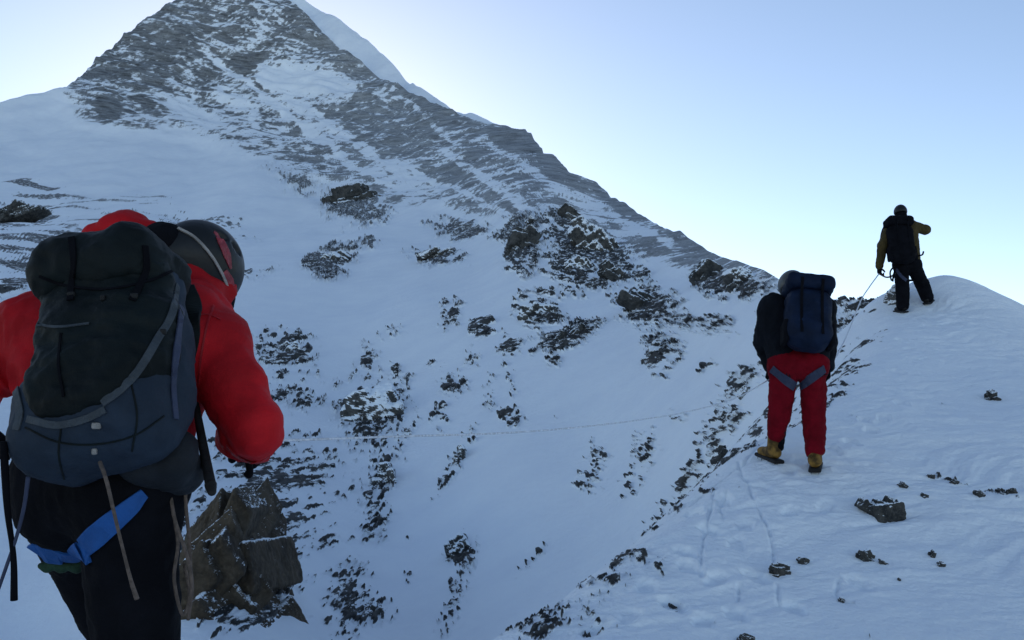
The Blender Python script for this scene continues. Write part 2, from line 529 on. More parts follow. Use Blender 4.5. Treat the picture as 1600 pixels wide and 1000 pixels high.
# ================================================================== near ridge
def _w(px, py, d):
    return tuple(P(px, py, d))
RC = [(0, 0, -1.62), (-1.1, 2.4, -1.08), (1.5, 2.4, -1.28), (-3, -6, -2.6), (6, -6, -3.4), (10, 8, -1.0), (8, 3, -2.1), (14, 15, .6), (5, 0, -2.3),
      (8, 21, 2.0), (11, 21, 1.4), (5.5, 21, 1.6), (8, 28, -2.0), (14, 28, -2.6), (-2, 0, -1.8)]
RC += [_w(*a) for a in [(1600, 1000, 5.2), (1200, 1000, 5.2), (850, 1000, 5.2), (1000, 850, 6.6), (1300, 880, 6.3), (1600, 880, 6.3), (1208, 722, 8.35), (1275, 736, 8.2),
                        (1600, 722, 8.5), (1450, 737, 8.4), (1450, 600, 11.5), (1600, 600, 11.5), (1330, 600, 11.3), (1412, 489, 16.3), (1452, 475, 16.6), (1600, 505, 15.6),
                        (1480, 428, 17.3), (1540, 446, 17.4), (1600, 475, 17.4), (1388, 486, 16.3), (1430, 446, 17.4), (1700, 545, 16)]]
RC = np.array(RC)
ridge_h = tps_fit(RC[:, :2] / 5, RC[:, 2], 1e-4)
ED = np.array([(-2.6, -6), (-2.2, 0), (-1.75, 2.4)] + [tuple(P(a, b, d)[:2]) for a, b, d in
              [(700, 1000, 5.2), (885, 880, 6.4), (1080, 750, 8.1), (1168, 682, 9.2), (1275, 622, 11), (1345, 545, 13.4), (1384, 490, 16)]] + [(6.7, 19), (7, 30)])


def edge_x(y):
    return np.interp(y, ED[:, 1], ED[:, 0])


PRINTS = []          # footprints: x, y, heading, depth
GROOVES = []         # drag marks: list of (x, y) polylines


def ridge_smooth(x, y):
    x = np.asarray(x, float); y = np.asarray(y, float)
    ex = edge_x(y) + 0.16 * perlin(np.stack([y * 1.3, y * 0, y * 0 + 4], -1)) + .40 * perlin(np.stack([y * .35, y * 0, y * 0 + 9], -1))
    s = ex - x
    sp = np.where(s > 3, s, 0.28 * np.log1p(np.exp(np.clip(s / 0.28, -30, 30))))
    h = ridge_h(np.stack([np.maximum(x, ex - .3), y], -1) / 5)
    return h - 1.05 * sp, s


def ridge_z(x, y, full=True):
    h, s = ridge_smooth(x, y)
    p = np.stack([x, y, np.zeros_like(h)], -1)
    if full:
        on = sstep(0.6, -0.6, s)
        h = h + 0.10 * fbm(p / 2.6, 3) * on
        # wind ripples lie across the slope, their crests sharper than their troughs
        q = p @ np.array([[0.93, 0.36, 0], [-0.36, 0.93, 0], [0, 0, 1]]).T
        q = q + 0.35 * np.stack([perlin(p * .9), perlin(p * .9 + 7), 0 * h], -1)
        r = ridged(q / np.array([1.5, .42, 1]), 3, .5)
        h = h + (0.030 * r + 0.018 * fbm(q / np.array([.5, .16, 1]), 3) + .010 * fbm(p / .22, 3)) * on * (.35 + .65 * sstep(-.5, .5, fbm(p / 3.1 + 5, 2) + .2))
        path = np.exp(-((s + .75) / .7) ** 2)
        h = h + path * (.022 * fbm(p / .38 + 3, 3) + .012 * ridged(p / .17, 2)) * sstep(3, 5, y)
    return h


def hit_ridge(px_, py_):
    """where the view through a photo pixel meets the near ridge"""
    d = np.linspace(2.0, 20.0, 3601)
    q = P(px_, py_, d)
    z = ridge_z(q[:, 0], q[:, 1])
    k = np.argmax(q[:, 2] < z)
    if not (q[k, 2] < z[k]):
        k = np.argmin(np.abs(q[:, 2] - z))
    return q[k], d[k]
# ---- footprints and drag marks on the path
for (a, b, dep) in [(1085, 800, .05), (1110, 830, .06), (1075, 885, .07), (1150, 845, .06), (1165, 820, .05), (1070, 862, .06), (1120, 905, .05), (1050, 945, .06),
                    (1180, 900, .05), (1010, 915, .06), (1350, 655, .05), (1380, 650, .05), (1360, 672, .05), (1408, 630, .05), (1330, 690, .04), (1420, 545, .05), (1400, 580, .05),
                    (1450, 510, .05), (1408, 532, .06), (1430, 560, .05), (1250, 720, .05), (1232, 735, .05), (1300, 700, .05), (1290, 790, .05), (1235, 800, .05), (1395, 610, .05),
                    (1130, 780, .05), (1190, 760, .04), (1340, 910, .05), (1150, 960, .06), (1240, 950, .05), (985, 960, .05), (930, 985, .06), (1100, 970, .05)]:
    q, dq = hit_ridge(a, b)
    PRINTS.append((q[0], q[1], rng.uniform(-.5, .5), dep))
for pl in [[(1165, 745), (1172, 768), (1188, 800), (1202, 832), (1208, 862), (1209, 892)], [(1115, 772), (1108, 805), (1100, 838), (1096, 865), (1096, 900)],
           [(1135, 765), (1125, 795), (1130, 808)], [(1154, 720), (1160, 745), (1165, 748)], [(1215, 910), (1216, 948)], [(1155, 912), (1154, 940)],
           [(1310, 905), (1306, 925), (1314, 938), (1330, 942)], [(1100, 770), (1060, 800), (1010, 838), (990, 850)], [(1195, 690), (1165, 722), (1130, 750), (1080, 790)]]:
    GROOVES.append([hit_ridge(a, b)[0][:2] for a, b in pl])

uc = np.concatenate([np.linspace(-3.5, -0.42, 24), np.linspace(-0.40, -0.06, 60), np.linspace(-0.055, 0.54, 620), np.linspace(.55, .9, 30), np.linspace(1, 4, 14)])
yr = np.concatenate([np.linspace(-2.6, 2.2, 26), np.geomspace(2.3, 4.4, 30)[:-1], np.geomspace(4.4, 12.5, 430)[:-1], np.linspace(12.5, 18.6, 230), np.linspace(18.8, 30, 30)])
U, Yg = np.meshgrid(uc, yr)
Xg = U * (Yg + 3.0)
H = ridge_z(Xg, Yg)
_, Sg = ridge_smooth(Xg, Yg)
for (fx, fy, hd, dep) in PRINTS:
    m = (np.abs(Xg - fx) < .6) & (np.abs(Yg - fy) < .6)
    dx, dy = Xg[m] - fx, Yg[m] - fy
    u = dx * math.cos(hd) + dy * math.sin(hd); v = -dx * math.sin(hd) + dy * math.cos(hd)
    r = np.sqrt((u / .07) ** 2 + (v / .14) ** 2) + .25 * perlin(np.stack([dx * 14, dy * 14, 0 * dx + fx], -1))
    H[m] += -.55 * dep * (1 - sstep(.6, 1.1, r)) + dep * .06 * np.exp(-((r - 1.3) / .25) ** 2)
for pl in GROOVES:
    pl = np.array(pl)
    for a, b in zip(pl[:-1], pl[1:]):
        lo = np.minimum(a, b) - .3; hi = np.maximum(a, b) + .3
        m = (Xg > lo[0]) & (Xg < hi[0]) & (Yg > lo[1]) & (Yg < hi[1])
        pq = np.stack([Xg[m], Yg[m]], -1)
        ab = b - a
        tt = np.clip(((pq - a) @ ab) / (ab @ ab + 1e-9), 0, 1)
        dd = np.linalg.norm(pq - a - tt[:, None] * ab, axis=-1)
        wob = .7 + .6 * perlin(np.stack([Xg[m] * 9, Yg[m] * 9, 0 * dd], -1))
        H[m] += -0.035 * np.clip(1 - dd / .022, 0, 1) * np.clip(wob, .15, 1.2)
Wr = np.stack([Xg, Yg, H], -1)
# rock pokes through along the left edge of the ridge and on its flank
pr = np.stack([.85 * Wr[..., 0] + .5 * Wr[..., 2], .35 * Wr[..., 1], -.5 * Wr[..., 0] + .85 * Wr[..., 2]], -1)
rn = ridged(pr / np.array([.42, .20, .22]), 4, .6)
rb = fbm(Wr / .9 + 4, 3)
rn = zn(lod(lambda v: ridged(v * np.array([.8, 1, 1.1]), 3, .6), pr, np.clip(Yg, 4, 20) / F_PX * 18))
rb = zn(lod(lambda v: fbm(v * np.array([.8, 1, 1.1]) + 4, 3, .6), pr, np.clip(Yg, 4, 20) / F_PX * 40))
edge_band = np.exp(-((Sg - .25 + .5 * fbm(Wr / 1.3 + 2, 2)) / .55) ** 2)
w_y = np.interp(Yg, [2, 4.6, 5.6, 6.8, 7.4, 9, 10.2, 12, 15.8, 17.2], [.0, .36, .46, .46, .40, .52, .60, .64, .62, .2])
flank = sstep(.2, 1.0, Sg) * np.interp(Yg, [4, 7, 10, 12, 17], [.44, .48, .60, .74, .74])
rk = np.maximum(edge_band * w_y, flank) - 0.78 + .16 * rn + .18 * rb
# specks on the dome
for (a, b, r_, st) in [(1235, 795, .28, .45), (1225, 800, .2, .4), (1490, 745, .3, .42), (1560, 768, .3, .45), (965, 895, .45, .58), (985, 872, .35, .58), (870, 955, .45, .54), (1050, 945, .14, .5), (840, 975, .45, .60), (905, 985, .25, .5)]:
    q, _d = hit_ridge(a, b)
    rr = np.hypot(Xg - q[0], Yg - q[1]) / r_
    rk = np.maximum(rk, st * (1 - sstep(.3, 1.1, rr)) - .72 + .18 * rn + .16 * rb)
rm = sstep(-.05, .15, rk)
Wr[..., 2] += rm * .018 * (1 + .4 * np.clip(rn, -2, 2))
ratt = np.clip(.5 + rk * 1.6, -1, 1.5)
mt_ridge = mat_terrain('trodden_snow', 16, 22, 0.03, (0.018, 0.020, 0.022), (0.055, 0.055, 0.053), 0.34)
ridge = mesh_obj('snow_ridge', Wr.reshape(-1, 3), grid_faces(*Wr.shape[:2]), mt_ridge, attrs={'rock': ratt, 'dust_haze': np.zeros_like(ratt)})
tag(ridge, 'near snow ridge the climbers walk along', kind='structure')

# ---- valley floor all round, far below
vv = [(0, 0, -160)]
for r_ in (200, 700, 2000, 6000, 12000):
    for k in range(48):
        a = 2 * math.pi * k / 48
        vv.append((r_ * math.cos(a), r_ * math.sin(a), -160 - r_ * .02))
ff = [(0, 1 + k, 1 + (k + 1) % 48) for k in range(48)]
for j in range(4):
    for k in range(48):
        a, b = 1 + j * 48 + k, 1 + j * 48 + (k + 1) % 48
        ff.append((a, a + 48, b + 48, b))
m_val, nt_, b_ = new_mat('valley_snow')
L(nt_, mix_col(nt_, maprange(nt_, noise_tex(nt_, .004, 6), .4, .6), (0.7, 0.73, 0.78), (0.16, 0.17, 0.17)), b_.inputs['Base Color'])
valley = mesh_obj('ground', vv, ff, m_val)
tag(valley, 'snowy valley floor far below', kind='structure')
# ================================================================== shapes from distance fields
def smin(a, b, k):
    if k <= 0:
        return np.minimum(a, b)
    h = np.clip(0.5 + 0.5 * (b - a) / k, 0, 1)
    return b + (a - b) * h - k * h * (1 - h)


class Shape:
    def __init__(self):
        self.items = []          # (kind, fn, k, lo, hi)

    def add(self, fn, lo, hi, k=0.0, sub=False):
        self.items.append((sub, fn, k, np.array(lo, float), np.array(hi, float)))
        return self

    def cone(self, a, b, ra, rb, k=0.0):
        a = np.array(a, float); b = np.array(b, float)
        ab = b - a; n = ab @ ab + 1e-12
        def fn(p):
            q = p - a
            t_ = np.clip((q @ ab) / n, 0, 1)
            return np.linalg.norm(q - t_[..., None] * ab, axis=-1) - (ra + (rb - ra) * t_)
        r = max(ra, rb)
        return self.add(fn, np.minimum(a, b) - r, np.maximum(a, b) + r, k)

    def chain(self, pts, rad, k=0.0):
        for i in range(len(pts) - 1):
            self.cone(pts[i], pts[i + 1], rad[i], rad[i + 1], k)
        return self

    def ell(self, c, r, Rm=None, k=0.0, sub=False):
        c = np.array(c, float); r = np.array(r, float)
        Rm = np.eye(3) if Rm is None else np.array(Rm, float)      # rows: local axes
        def fn(p):
            q = (p - c) @ Rm.T
            k0 = np.linalg.norm(q / r, axis=-1)
            k1 = np.linalg.norm(q / (r * r), axis=-1) + 1e-9
            return k0 * (k0 - 1) / k1
        e = np.sqrt(((Rm * r[:, None]) ** 2).sum(0))
        return self.add(fn, c - e, c + e, k, sub)

    def box(self, c, h, Rm=None, rad=0.0, k=0.0, sub=False):
        c = np.array(c, float); h = np.array(h, float)
        Rm = np.eye(3) if Rm is None else np.array(Rm, float)
        def fn(p):
            q = np.abs((p - c) @ Rm.T) - (h - rad)
            return np.linalg.norm(np.maximum(q, 0), axis=-1) + np.minimum(q.max(-1), 0) - rad
        e = np.abs(Rm * h[:, None]).sum(0)
        return self.add(fn, c - e, c + e, k, sub)

    def __call__(self, p):
        F = np.full(p.shape[:-1], 1e3)
        for sub, fn, k, lo, hi in self.items:
            d = fn(p)
            F = -smin(-F, d, k) if sub else smin(F, d, k)
        return F

    def mesh(self, h):
        adds = [i for i in self.items if not i[0]]
        lo = np.min([i[3] - i[2] for i in adds], 0) - 3 * h
        hi = np.max([i[4] + i[2] for i in adds], 0) + 3 * h
        n = np.ceil((hi - lo) / h).astype(int) + 1
        F = np.full(n, 1e3)
        ax = [lo[i] + h * np.arange(n[i]) for i in range(3)]
        for sub, fn, k, l, u in self.items:
            a = np.clip(np.floor((l - k - 3 * h - lo) / h).astype(int), 0, n)
            b = np.clip(np.ceil((u + k + 3 * h - lo) / h).astype(int) + 1, 0, n)
            if (b <= a).any():
                continue
            sl_ = tuple(slice(a[i], b[i]) for i in range(3))
            p = np.stack(np.meshgrid(*[ax[i][sl_[i]] for i in range(3)], indexing='ij'), -1)
            d = fn(p)
            F[sl_] = -smin(-F[sl_], d, k) if sub else smin(F[sl_], d, k)
        return nets(F, lo, h)


def nets(F, lo, h):
    """surface nets: a closed quad mesh of F = 0"""
    n = np.array(F.shape)
    ins = F < 0
    cnt = np.zeros(n - 1, np.int8)
    for dx in (0, 1):
        for dy in (0, 1):
            for dz in (0, 1):
                cnt += ins[dx:n[0] - 1 + dx, dy:n[1] - 1 + dy, dz:n[2] - 1 + dz]
    act = (cnt > 0) & (cnt < 8)
    ci = np.argwhere(act)
    idx = np.full(n - 1, -1, np.int64)
    idx[act] = np.arange(len(ci))
    acc = np.zeros((len(ci), 3)); wt = np.zeros(len(ci))
    for axis in range(3):
        o1, o2 = [a for a in range(3) if a != axis]
        for u in (0, 1):
            for v in (0, 1):
                off = np.zeros(3, int); off[o1] = u; off[o2] = v
                a = ci + off
                b = a.copy(); b[:, axis] += 1
                fa = F[a[:, 0], a[:, 1], a[:, 2]]; fb = F[b[:, 0], b[:, 1], b[:, 2]]
                m = (fa < 0) != (fb < 0)
                t_ = np.where(m, fa / np.where(m, fa - fb, 1), 0)
                q = a.astype(float); q[:, axis] += t_
                acc[m] += q[m]; wt[m] += 1
    V = lo + h * acc / wt[:, None]
    quads = []
    for axis in range(3):
        o1, o2 = [(1, 2), (2, 0), (0, 1)][axis]
        s0 = [slice(None)] * 3; s1 = [slice(None)] * 3
        s0[axis] = slice(0, n[axis] - 1); s1[axis] = slice(1, n[axis])
        A, B = ins[tuple(s0)], ins[tuple(s1)]
        for flip in (False, True):
            e = np.argwhere((A & ~B) if not flip else (~A & B))
            e = e[(e[:, o1] > 0) & (e[:, o2] > 0) & (e[:, o1] < n[o1] - 1) & (e[:, o2] < n[o2] - 1)]
            if not len(e):
                continue
            c = []
            for u, v in ((1, 1), (0, 1), (0, 0), (1, 0)):
                q = e.copy(); q[:, o1] -= u; q[:, o2] -= v
                c.append(idx[q[:, 0], q[:, 1], q[:, 2]])
            q = np.stack(c, 1)
            quads.append(q[:, ::-1] if flip else q)
    return V, np.concatenate(quads)


def vnormals(V, Fq):
    a, b, c, d = (V[Fq[:, i]] for i in range(4))
    fn = np.cross(c - a, d - b)
    n = np.zeros_like(V)
    for i in range(4):
        np.add.at(n, Fq[:, i], fn)
    return n / (np.linalg.norm(n, axis=1, keepdims=True) + 1e-12)


# ================================================================== rocks
def mat_rock(name, a, b_, scale, snow=True, thr=0.45):
    m, nt, b = new_mat(name)
    n1 = noise_tex(nt, scale, 6, .65)
    n2 = noise_tex(nt, scale * 5, 4, .6)
    col = mix_col(nt, maprange(nt, n1, .32, .7), a, b_)
    col = mix_col(nt, math_node(nt, 'MULTIPLY', maprange(nt, n2, .45, .8), .5), col, tuple(x * 1.8 for x in b_))
    if snow:
        g = nt.nodes.new('ShaderNodeNewGeometry')
        sx = nt.nodes.new('ShaderNodeSeparateXYZ')
        L(nt, g.outputs['Normal'], sx.inputs[0])
        z = math_node(nt, 'ADD', sx.outputs[2], math_node(nt, 'MULTIPLY', math_node(nt, 'SUBTRACT', noise_tex(nt, scale * 1.6, 5, .65), .5), 1.1))
        L(nt, mix_col(nt, maprange(nt, z, thr, thr + .14), col, SNOW), b.inputs['Base Color'])
    else:
        L(nt, col, b.inputs['Base Color'])
    b.inputs['Roughness'].default_value = .85
    b.inputs['Specular IOR Level'].default_value = .2
    bump(nt, n1, .7, .25 / scale, b)
    return m


def rot_from(axis, ang):
    return np.array(Matrix.Rotation(ang, 3, Vector(axis)))


def rock_shape(w, dp, h, seed, n, dip=0.35, blocky=1.0):
    """a craggy lump w x dp x h (half sizes): broken blocks laid along one dip"""
    g = np.random.default_rng(seed)
    s = Shape()
    base = rot_from((0, 1, 0), dip) @ rot_from((1, 0, 0), g.uniform(-.15, .15))
    for i in range(n):
        while True:
            c = g.uniform(-1, 1, 3)
            if (c ** 2).sum() < 1:
                break
        c = c * np.array([w, dp, h]) * .72
        f = g.uniform(.22, .46) * (1.25 if i < 3 else 1)
        hs = np.array([w * f * g.uniform(.8, 1.3), dp * f * 1.2, h * f * g.uniform(.6, 1.0)])
        mn = min(w, h, dp)
        hs = np.maximum(hs, mn * .16)
        R_ = (base @ rot_from(g.normal(size=3), g.uniform(-.4, .4) * blocky)).T
        s.box(c, hs, R_, rad=hs.min() * .12, k=mn * .05)
    s.box((0, 0, 0), (w * .42, dp * .5, h * .45), base.T, rad=.1 * min(w, h), k=.1 * min(w, h, dp))
    return s


def rock_mesh(name, base, w, dp, h, seed, n, mat, tilt=0.0, dip=.35, res=26, blocky=1.0, nz=1.0, taper=0.0):
    s = rock_shape(w, dp, h, seed, n, dip, blocky)
    hh = 2 * max(min(w, h), .5 * max(w, h)) / res
    V, Q = s.mesh(hh)
    nv = vnormals(V, Q)
    m = min(w, h)
    V = V + nv * nz * (.10 * m * ridged(V / (m * .8) + seed, 3) + .05 * m * perlin(V / (m * .22) + seed))[:, None]
    if nz < 1:
        V = V + nv * (.05 * ridged(V * np.array([2.4, 2.4, 3.0]) + seed, 4))[:, None]
    if taper:
        V[:, 0] *= 1 - taper * np.clip(V[:, 2] / h + .2, 0, 1.2)
        V[:, 0] += .45 * w * V[:, 2] / h
    V = V @ rot_from((0, 1, 0), -tilt).T
    o = mesh_obj(name, V, Q, mat, smooth=False)
    o.location = tuple(float(x) for x in base)
    return o


m_dark = mat_rock('dark_rock', (0.022, 0.025, 0.026), (0.085, 0.085, 0.080), .9, thr=.50)
m_dark2 = mat_rock('dark_rock_dusted', (0.03, 0.033, 0.034), (0.10, 0.10, 0.095), 1.6, thr=.12)
m_brown = mat_rock('brown_rock', (0.034, 0.026, 0.018), (0.092, 0.072, 0.050), 1.3, thr=.70)
m_stone = mat_rock('dark_stone', (0.020, 0.022, 0.024), (0.065, 0.065, 0.06), 14, thr=.66)

OUT = [  # px, py, half w px, half h px, tilt deg, blocks, material, label
    (553, 320, 46, 24, 16, 26, m_dark, 'broad dark outcrop under the rock face, its right end a sheer drop'),
    (509, 420, 38, 19, -16, 22, m_dark2, 'rounded snow dusted outcrop alone on the open snow right of the red climber helmet'),
    (560, 392, 26, 7, -12, 12, m_dark2, 'thin low rib of rock just above and right of the rounded snow dusted outcrop'),
    (683, 401, 40, 10, 5, 16, m_dark2, 'long flat snow dusted rocks in the middle of the upper bowl'),
    (818, 392, 25, 38, 0, 26, m_dark, 'tall greenish black rock tower, the left one of two on the ridge flank'),
    (886, 352, 24, 28, 12, 22, m_dark, 'pointed dark rock tower below the long skyline ridge, the right one of two'),
    (935, 395, 52, 30, 36, 30, m_dark2, 'jagged snow streaked rock rib running down right from the pointed tower'),
    (1008, 483, 36, 24, 14, 24, m_dark, 'squat dark rock head at the lower end of the jagged rib'),
    (905, 425, 26, 22, 25, 20, m_dark2, 'broken snow covered rocks hanging below the pointed tower'),
    (962, 438, 36, 18, 34, 22, m_dark, 'dark slabs in the lower half of the jagged rib above the squat rock head'),
    (838, 352, 22, 12, 10, 14, m_dark2, 'low snow capped rocks filling the gap between the two towers'),
    (1112, 438, 30, 30, 16, 24, m_dark, 'steep dark rock step where the skyline ridge meets the col'),
    (1170, 447, 36, 22, 20, 24, m_dark2, 'snow streaked rock slabs on the skyline left of the blue backpack climber'),
    (752, 519, 18, 9, 4, 10, m_dark, 'small triangular dark rock with a flat snow top in the middle of the flank'),
    (886, 536, 48, 13, -24, 20, m_dark, 'long slanting dark rock bar in the centre of the flank'),
    (1026, 558, 20, 25, 22, 18, m_dark2, 'upright cracked rock right of the long slanting bar'),
    (802, 661, 16, 10, -12, 8, m_dark, 'small dark boulder beside the taut rope line'),
    (440, 556, 38, 18, -12, 20, m_dark2, 'dark broken rock just right of the red sleeve'),
    (928, 748, 12, 10, 10, 9, m_dark, 'small wedge of rock low on the smooth slope left of the near ridge edge'),
    (577, 957, 22, 14, -18, 14, m_dark, 'dark brownish rock near the bottom of the slope, right of the brown cliff'),
    (1142, 652, 18, 18, -35, 14, m_dark2, 'pale snow plastered rock at the ridge edge left of the red trousers'),
    (1172, 612, 22, 11, -25, 12, m_dark2, 'dark broken rock just left of the red trousers above the pale plastered rock'),
    (590, 655, 46, 56, 6, 40, m_dark2, 'tall mound of snow dusted rubble beside the taut rope, right of the red sleeve'),
    (722, 862, 22, 26, 0, 18, m_dark2, 'round cluster of dusted rock alone low in the middle of the slope'),
    (846, 492, 28, 26, 0, 22, m_dark2, 'speckled patch of rock directly above the long slanting bar'),
    (600, 758, 16, 44, 26, 18, m_dark2, 'narrow string of dusted rock below the mound of rubble'),
    (712, 728, 8, 36, 34, 14, m_dark2, 'thin slanting streak of rock below the rope in the middle'),
    (30, 336, 46, 9, 4, 16, m_dark, 'long flat black ledge at the left edge above the backpack'),
]
for k, (a, b, hw, hh, tl, nb_, mt, lab) in enumerate(OUT):
    d_ = float(far_depth(a, b))
    w_, h_ = hw * d_ / F_PX, hh * d_ / F_PX
    dp_ = .7 * min(w_, h_) + .3 * max(w_, h_)
    c = P(a, b, d_ + dp_ * .25)
    o = rock_mesh('rock_outcrop', c, w_, dp_, h_, 100 + k, nb_, mt, math.radians(-tl), dip=math.radians(20 if a > 700 and b < 500 else -30), res=34)
    tag(o, lab, 'rock outcrop', 'rock outcrops on the snow slope')

# the brown cliff low on the left
d_ = float(far_depth(378, 900)) - 1.0
o = rock_mesh('rock_cliff', P(366, 935, d_ - .2), 66 * d_ / F_PX, 3.2, 165 * d_ / F_PX, 35, 70, m_brown, math.radians(6), dip=.95, res=110, blocky=1.6, nz=.4, taper=.5)
tag(o, 'bare brown rock cliff at the bottom beside the black trousers', 'cliff')

STONES = [  # px, py (centre), half w, half h px, tilt, label
    (1384, 791, 34, 22, 8, 'largest dark stone on the near snow, crossed by a thin white stripe'),
    (1219, 890, 18, 13, -18, 'squarish dark stone with a snow cap below the drag mark'),
    (1256, 877, 9, 6, 0, 'small pointed stone close right of the snow capped squarish stone'),
    (1352, 868, 18, 10, 6, 'grey humped stone below the largest striped stone'),
    (1380, 878, 9, 5, 25, 'flat sliver of stone at the right foot of the grey humped stone'),
    (1458, 865, 5, 8, 0, 'thin upright stone chip in the lower right snow'),
    (1471, 881, 6, 6, 0, 'round stone chip just below the thin upright chip'),
    (1410, 757, 8, 6, 0, 'small stone above the largest striped stone'),
    (1455, 743, 8, 5, 0, 'half buried stone at the left end of the far row of stones'),
    (1448, 774, 8, 5, 0, 'low stone right of the largest striped stone'),
    (1492, 752, 7, 5, 0, 'small buried stone in the middle of the far row of stones'),
    (1532, 770, 8, 8, 0, 'upright small stone near the right edge of the picture'),
    (1566, 765, 9, 6, 0, 'flat stone third from the right edge in the far row of stones'),
    (1583, 767, 7, 6, 0, 'rightmost small stone of the far row of stones'),
    (1166, 999, 16, 6, 0, 'dark stone cut by the bottom edge of the picture'),
    (1546, 617, 7, 9, 0, 'double pointed dark stone alone high on the right of the dome'),
    (1558, 621, 5, 6, 0, 'tiny stone touching the double pointed stone on the dome'),
    (1405, 904, 3, 5, 0, 'tiny dark chip below the grey humped stone'),
    (1316, 938, 6, 4, 20, 'tiny stone at the end of the curved scar in the snow'),
    (1396, 456, 12, 22, -10, 'snow flecked rock beside the left leg of the topmost climber'),
    (1130, 705, 6, 14, 10, 'thin angular rock blade on the ridge edge left of the yellow boots'),
]
for k, (a, b, hw, hh, tl, lab) in enumerate(STONES):
    q, d_ = hit_ridge(a, b + hh * .7)
    w_, h_ = hw * d_ / F_PX * 1.05, hh * d_ / F_PX * 1.1
    q = q + np.array([0, w_ * .35, h_ * .35])
    big_ = hw > 15
    o = rock_mesh('stone', q, w_, (w_ + h_) * .5, h_, 300 + k, 12 if big_ else 7, m_dark2 if k == 19 else m_stone, math.radians(-tl), dip=.3, res=34 if big_ else 20, blocky=2.2)
    tag(o, lab, 'stone', 'loose stones on the near ridge')
# ================================================================== cloth, skin, gear
def mat_cloth(name, col, rough=.75, weave=260, fold=9, dark=.75, spec=.25, bdist=.004, fade=None):
    m, nt, b = new_mat(name)
    n1 = noise_tex(nt, fold, 4, .55)
    c2 = tuple(x * dark for x in col) if fade is None else fade
    L(nt, mix_col(nt, maprange(nt, n1, .35, .68), c2, col), b.inputs['Base Color'])
    b.inputs['Roughness'].default_value = rough
    b.inputs['Specular IOR Level'].default_value = spec
    nb = bump(nt, n1, .5, .02, None)
    bump(nt, noise_tex(nt, weave, 2, .5), .35, bdist, b, nb)
    return m


m_red = mat_cloth('red_nylon', (0.46, 0.008, 0.014), .72, 300, 7, .66, .15)
m_redp = mat_cloth('red_trouser_cloth', (0.16, 0.003, 0.010), .9, 200, 6, .7, .1)
m_black = mat_cloth('black_cloth', (0.0055, 0.006, 0.009), .9, 220, 8, .6, .08)
m_navyj = mat_cloth('dark_jacket_cloth', (0.006, 0.008, 0.013), .85, 200, 6, .6, .1)
m_packd = mat_cloth('dark_green_pack_cloth', (0.0060, 0.0105, 0.0115), .65, 380, 7, .5, .14)
m_packg = mat_cloth('blue_grey_pack_cloth', (0.021, 0.034, 0.055), .7, 420, 8, .7, .15)
m_navyp = mat_cloth('navy_pack_cloth', (0.006, 0.014, 0.038), .7, 260, 6, .6, .12)
m_olive = mat_cloth('olive_yellow_cloth', (0.062, 0.044, 0.011), .75, 200, 6, .7)
m_grey = mat_cloth('grey_webbing', (0.05, 0.062, 0.075), .7, 500, 30, .7)
m_blue = mat_cloth('blue_webbing', (0.012, 0.085, 0.30), .65, 500, 20, .8)
m_slate = mat_cloth('slate_webbing', (0.035, 0.045, 0.085), .7, 300, 20, .8)
m_green = mat_cloth('dark_green_webbing', (0.018, 0.05, 0.03), .8, 300, 30, .5)
m_skin = mat_cloth('skin', (0.45, 0.26, 0.18), .5, 120, 12, .9)
m_helm = mat_cloth('black_helmet_shell', (0.008, 0.010, 0.012), .45, 60, 5, .8, .3, .001)
m_helmg = mat_cloth('grey_helmet_shell', (0.045, 0.05, 0.052), .4, 60, 5, .8, .5, .001)
m_pink = mat_cloth('faded_red_stripe', (0.30, 0.028, 0.045), .45, 60, 40, .55, .4, .001)
m_line = mat_cloth('pale_grey_trim', (0.30, 0.29, 0.28), .5, 200, 30, .6)
m_boot = mat_cloth('yellow_boot_leather', (0.26, 0.145, 0.03), .7, 120, 14, .2)
m_sole = mat_cloth('black_rubber', (0.012, 0.012, 0.013), .7, 90, 20, .7)
m_rope = mat_cloth('pale_rope', (0.74, 0.79, 0.87), .8, 500, 60, .7)
m_cord = mat_cloth('brown_cord', (0.13, 0.10, 0.085), .8, 500, 60, .6)
m_metal, _nt, _b = new_mat('dull_metal')
_b.inputs['Base Color'].default_value = (.25, .26, .28, 1); _b.inputs['Metallic'].default_value = 1; _b.inputs['Roughness'].default_value = .45
L(_nt, maprange(_nt, noise_tex(_nt, 60, 3), .3, .7, .35, .6), _b.inputs['Roughness'])


def unit(v):
    v = np.array(v, float)
    return v / (np.linalg.norm(v) + 1e-12)


def part(name, shape, h, mat, parent, wr=(), smooth=True):
    """polygonize a shape; wr = list of (amplitude, frequency xyz) of folds pushed along the normals"""
    V, Q = shape.mesh(h)
    for amp, fr in wr:
        nv = vnormals(V, Q)
        fr = np.array(fr, float)
        V = V + nv * (amp * (ridged(V * fr + 3.1, 2) - .1))[:, None]
    org = np.array(root_loc(parent))
    return mesh_obj(name, V - org, Q, mat, parent, smooth)


def root_loc(o):
    p = np.zeros(3)
    while o is not None:
        p += np.array(o.location)
        o = o.parent
    return p


def spline(pts, n=8):
    pts = np.array(pts, float)
    if len(pts) == 2:
        return pts[0] + (pts[1] - pts[0]) * np.linspace(0, 1, n + 1)[:, None]
    e = np.concatenate([[2 * pts[0] - pts[1]], pts, [2 * pts[-1] - pts[-2]]])
    out = []
    for i in range(1, len(e) - 2):
        for t_ in np.linspace(0, 1, n, endpoint=False):
            a, b, c, d = e[i - 1], e[i], e[i + 1], e[i + 2]
            out.append(.5 * ((2 * b) + (-a + c) * t_ + (2 * a - 5 * b + 4 * c - d) * t_ ** 2 + (-a + 3 * b - 3 * c + d) * t_ ** 3))
    out.append(pts[-1])
    return np.array(out)


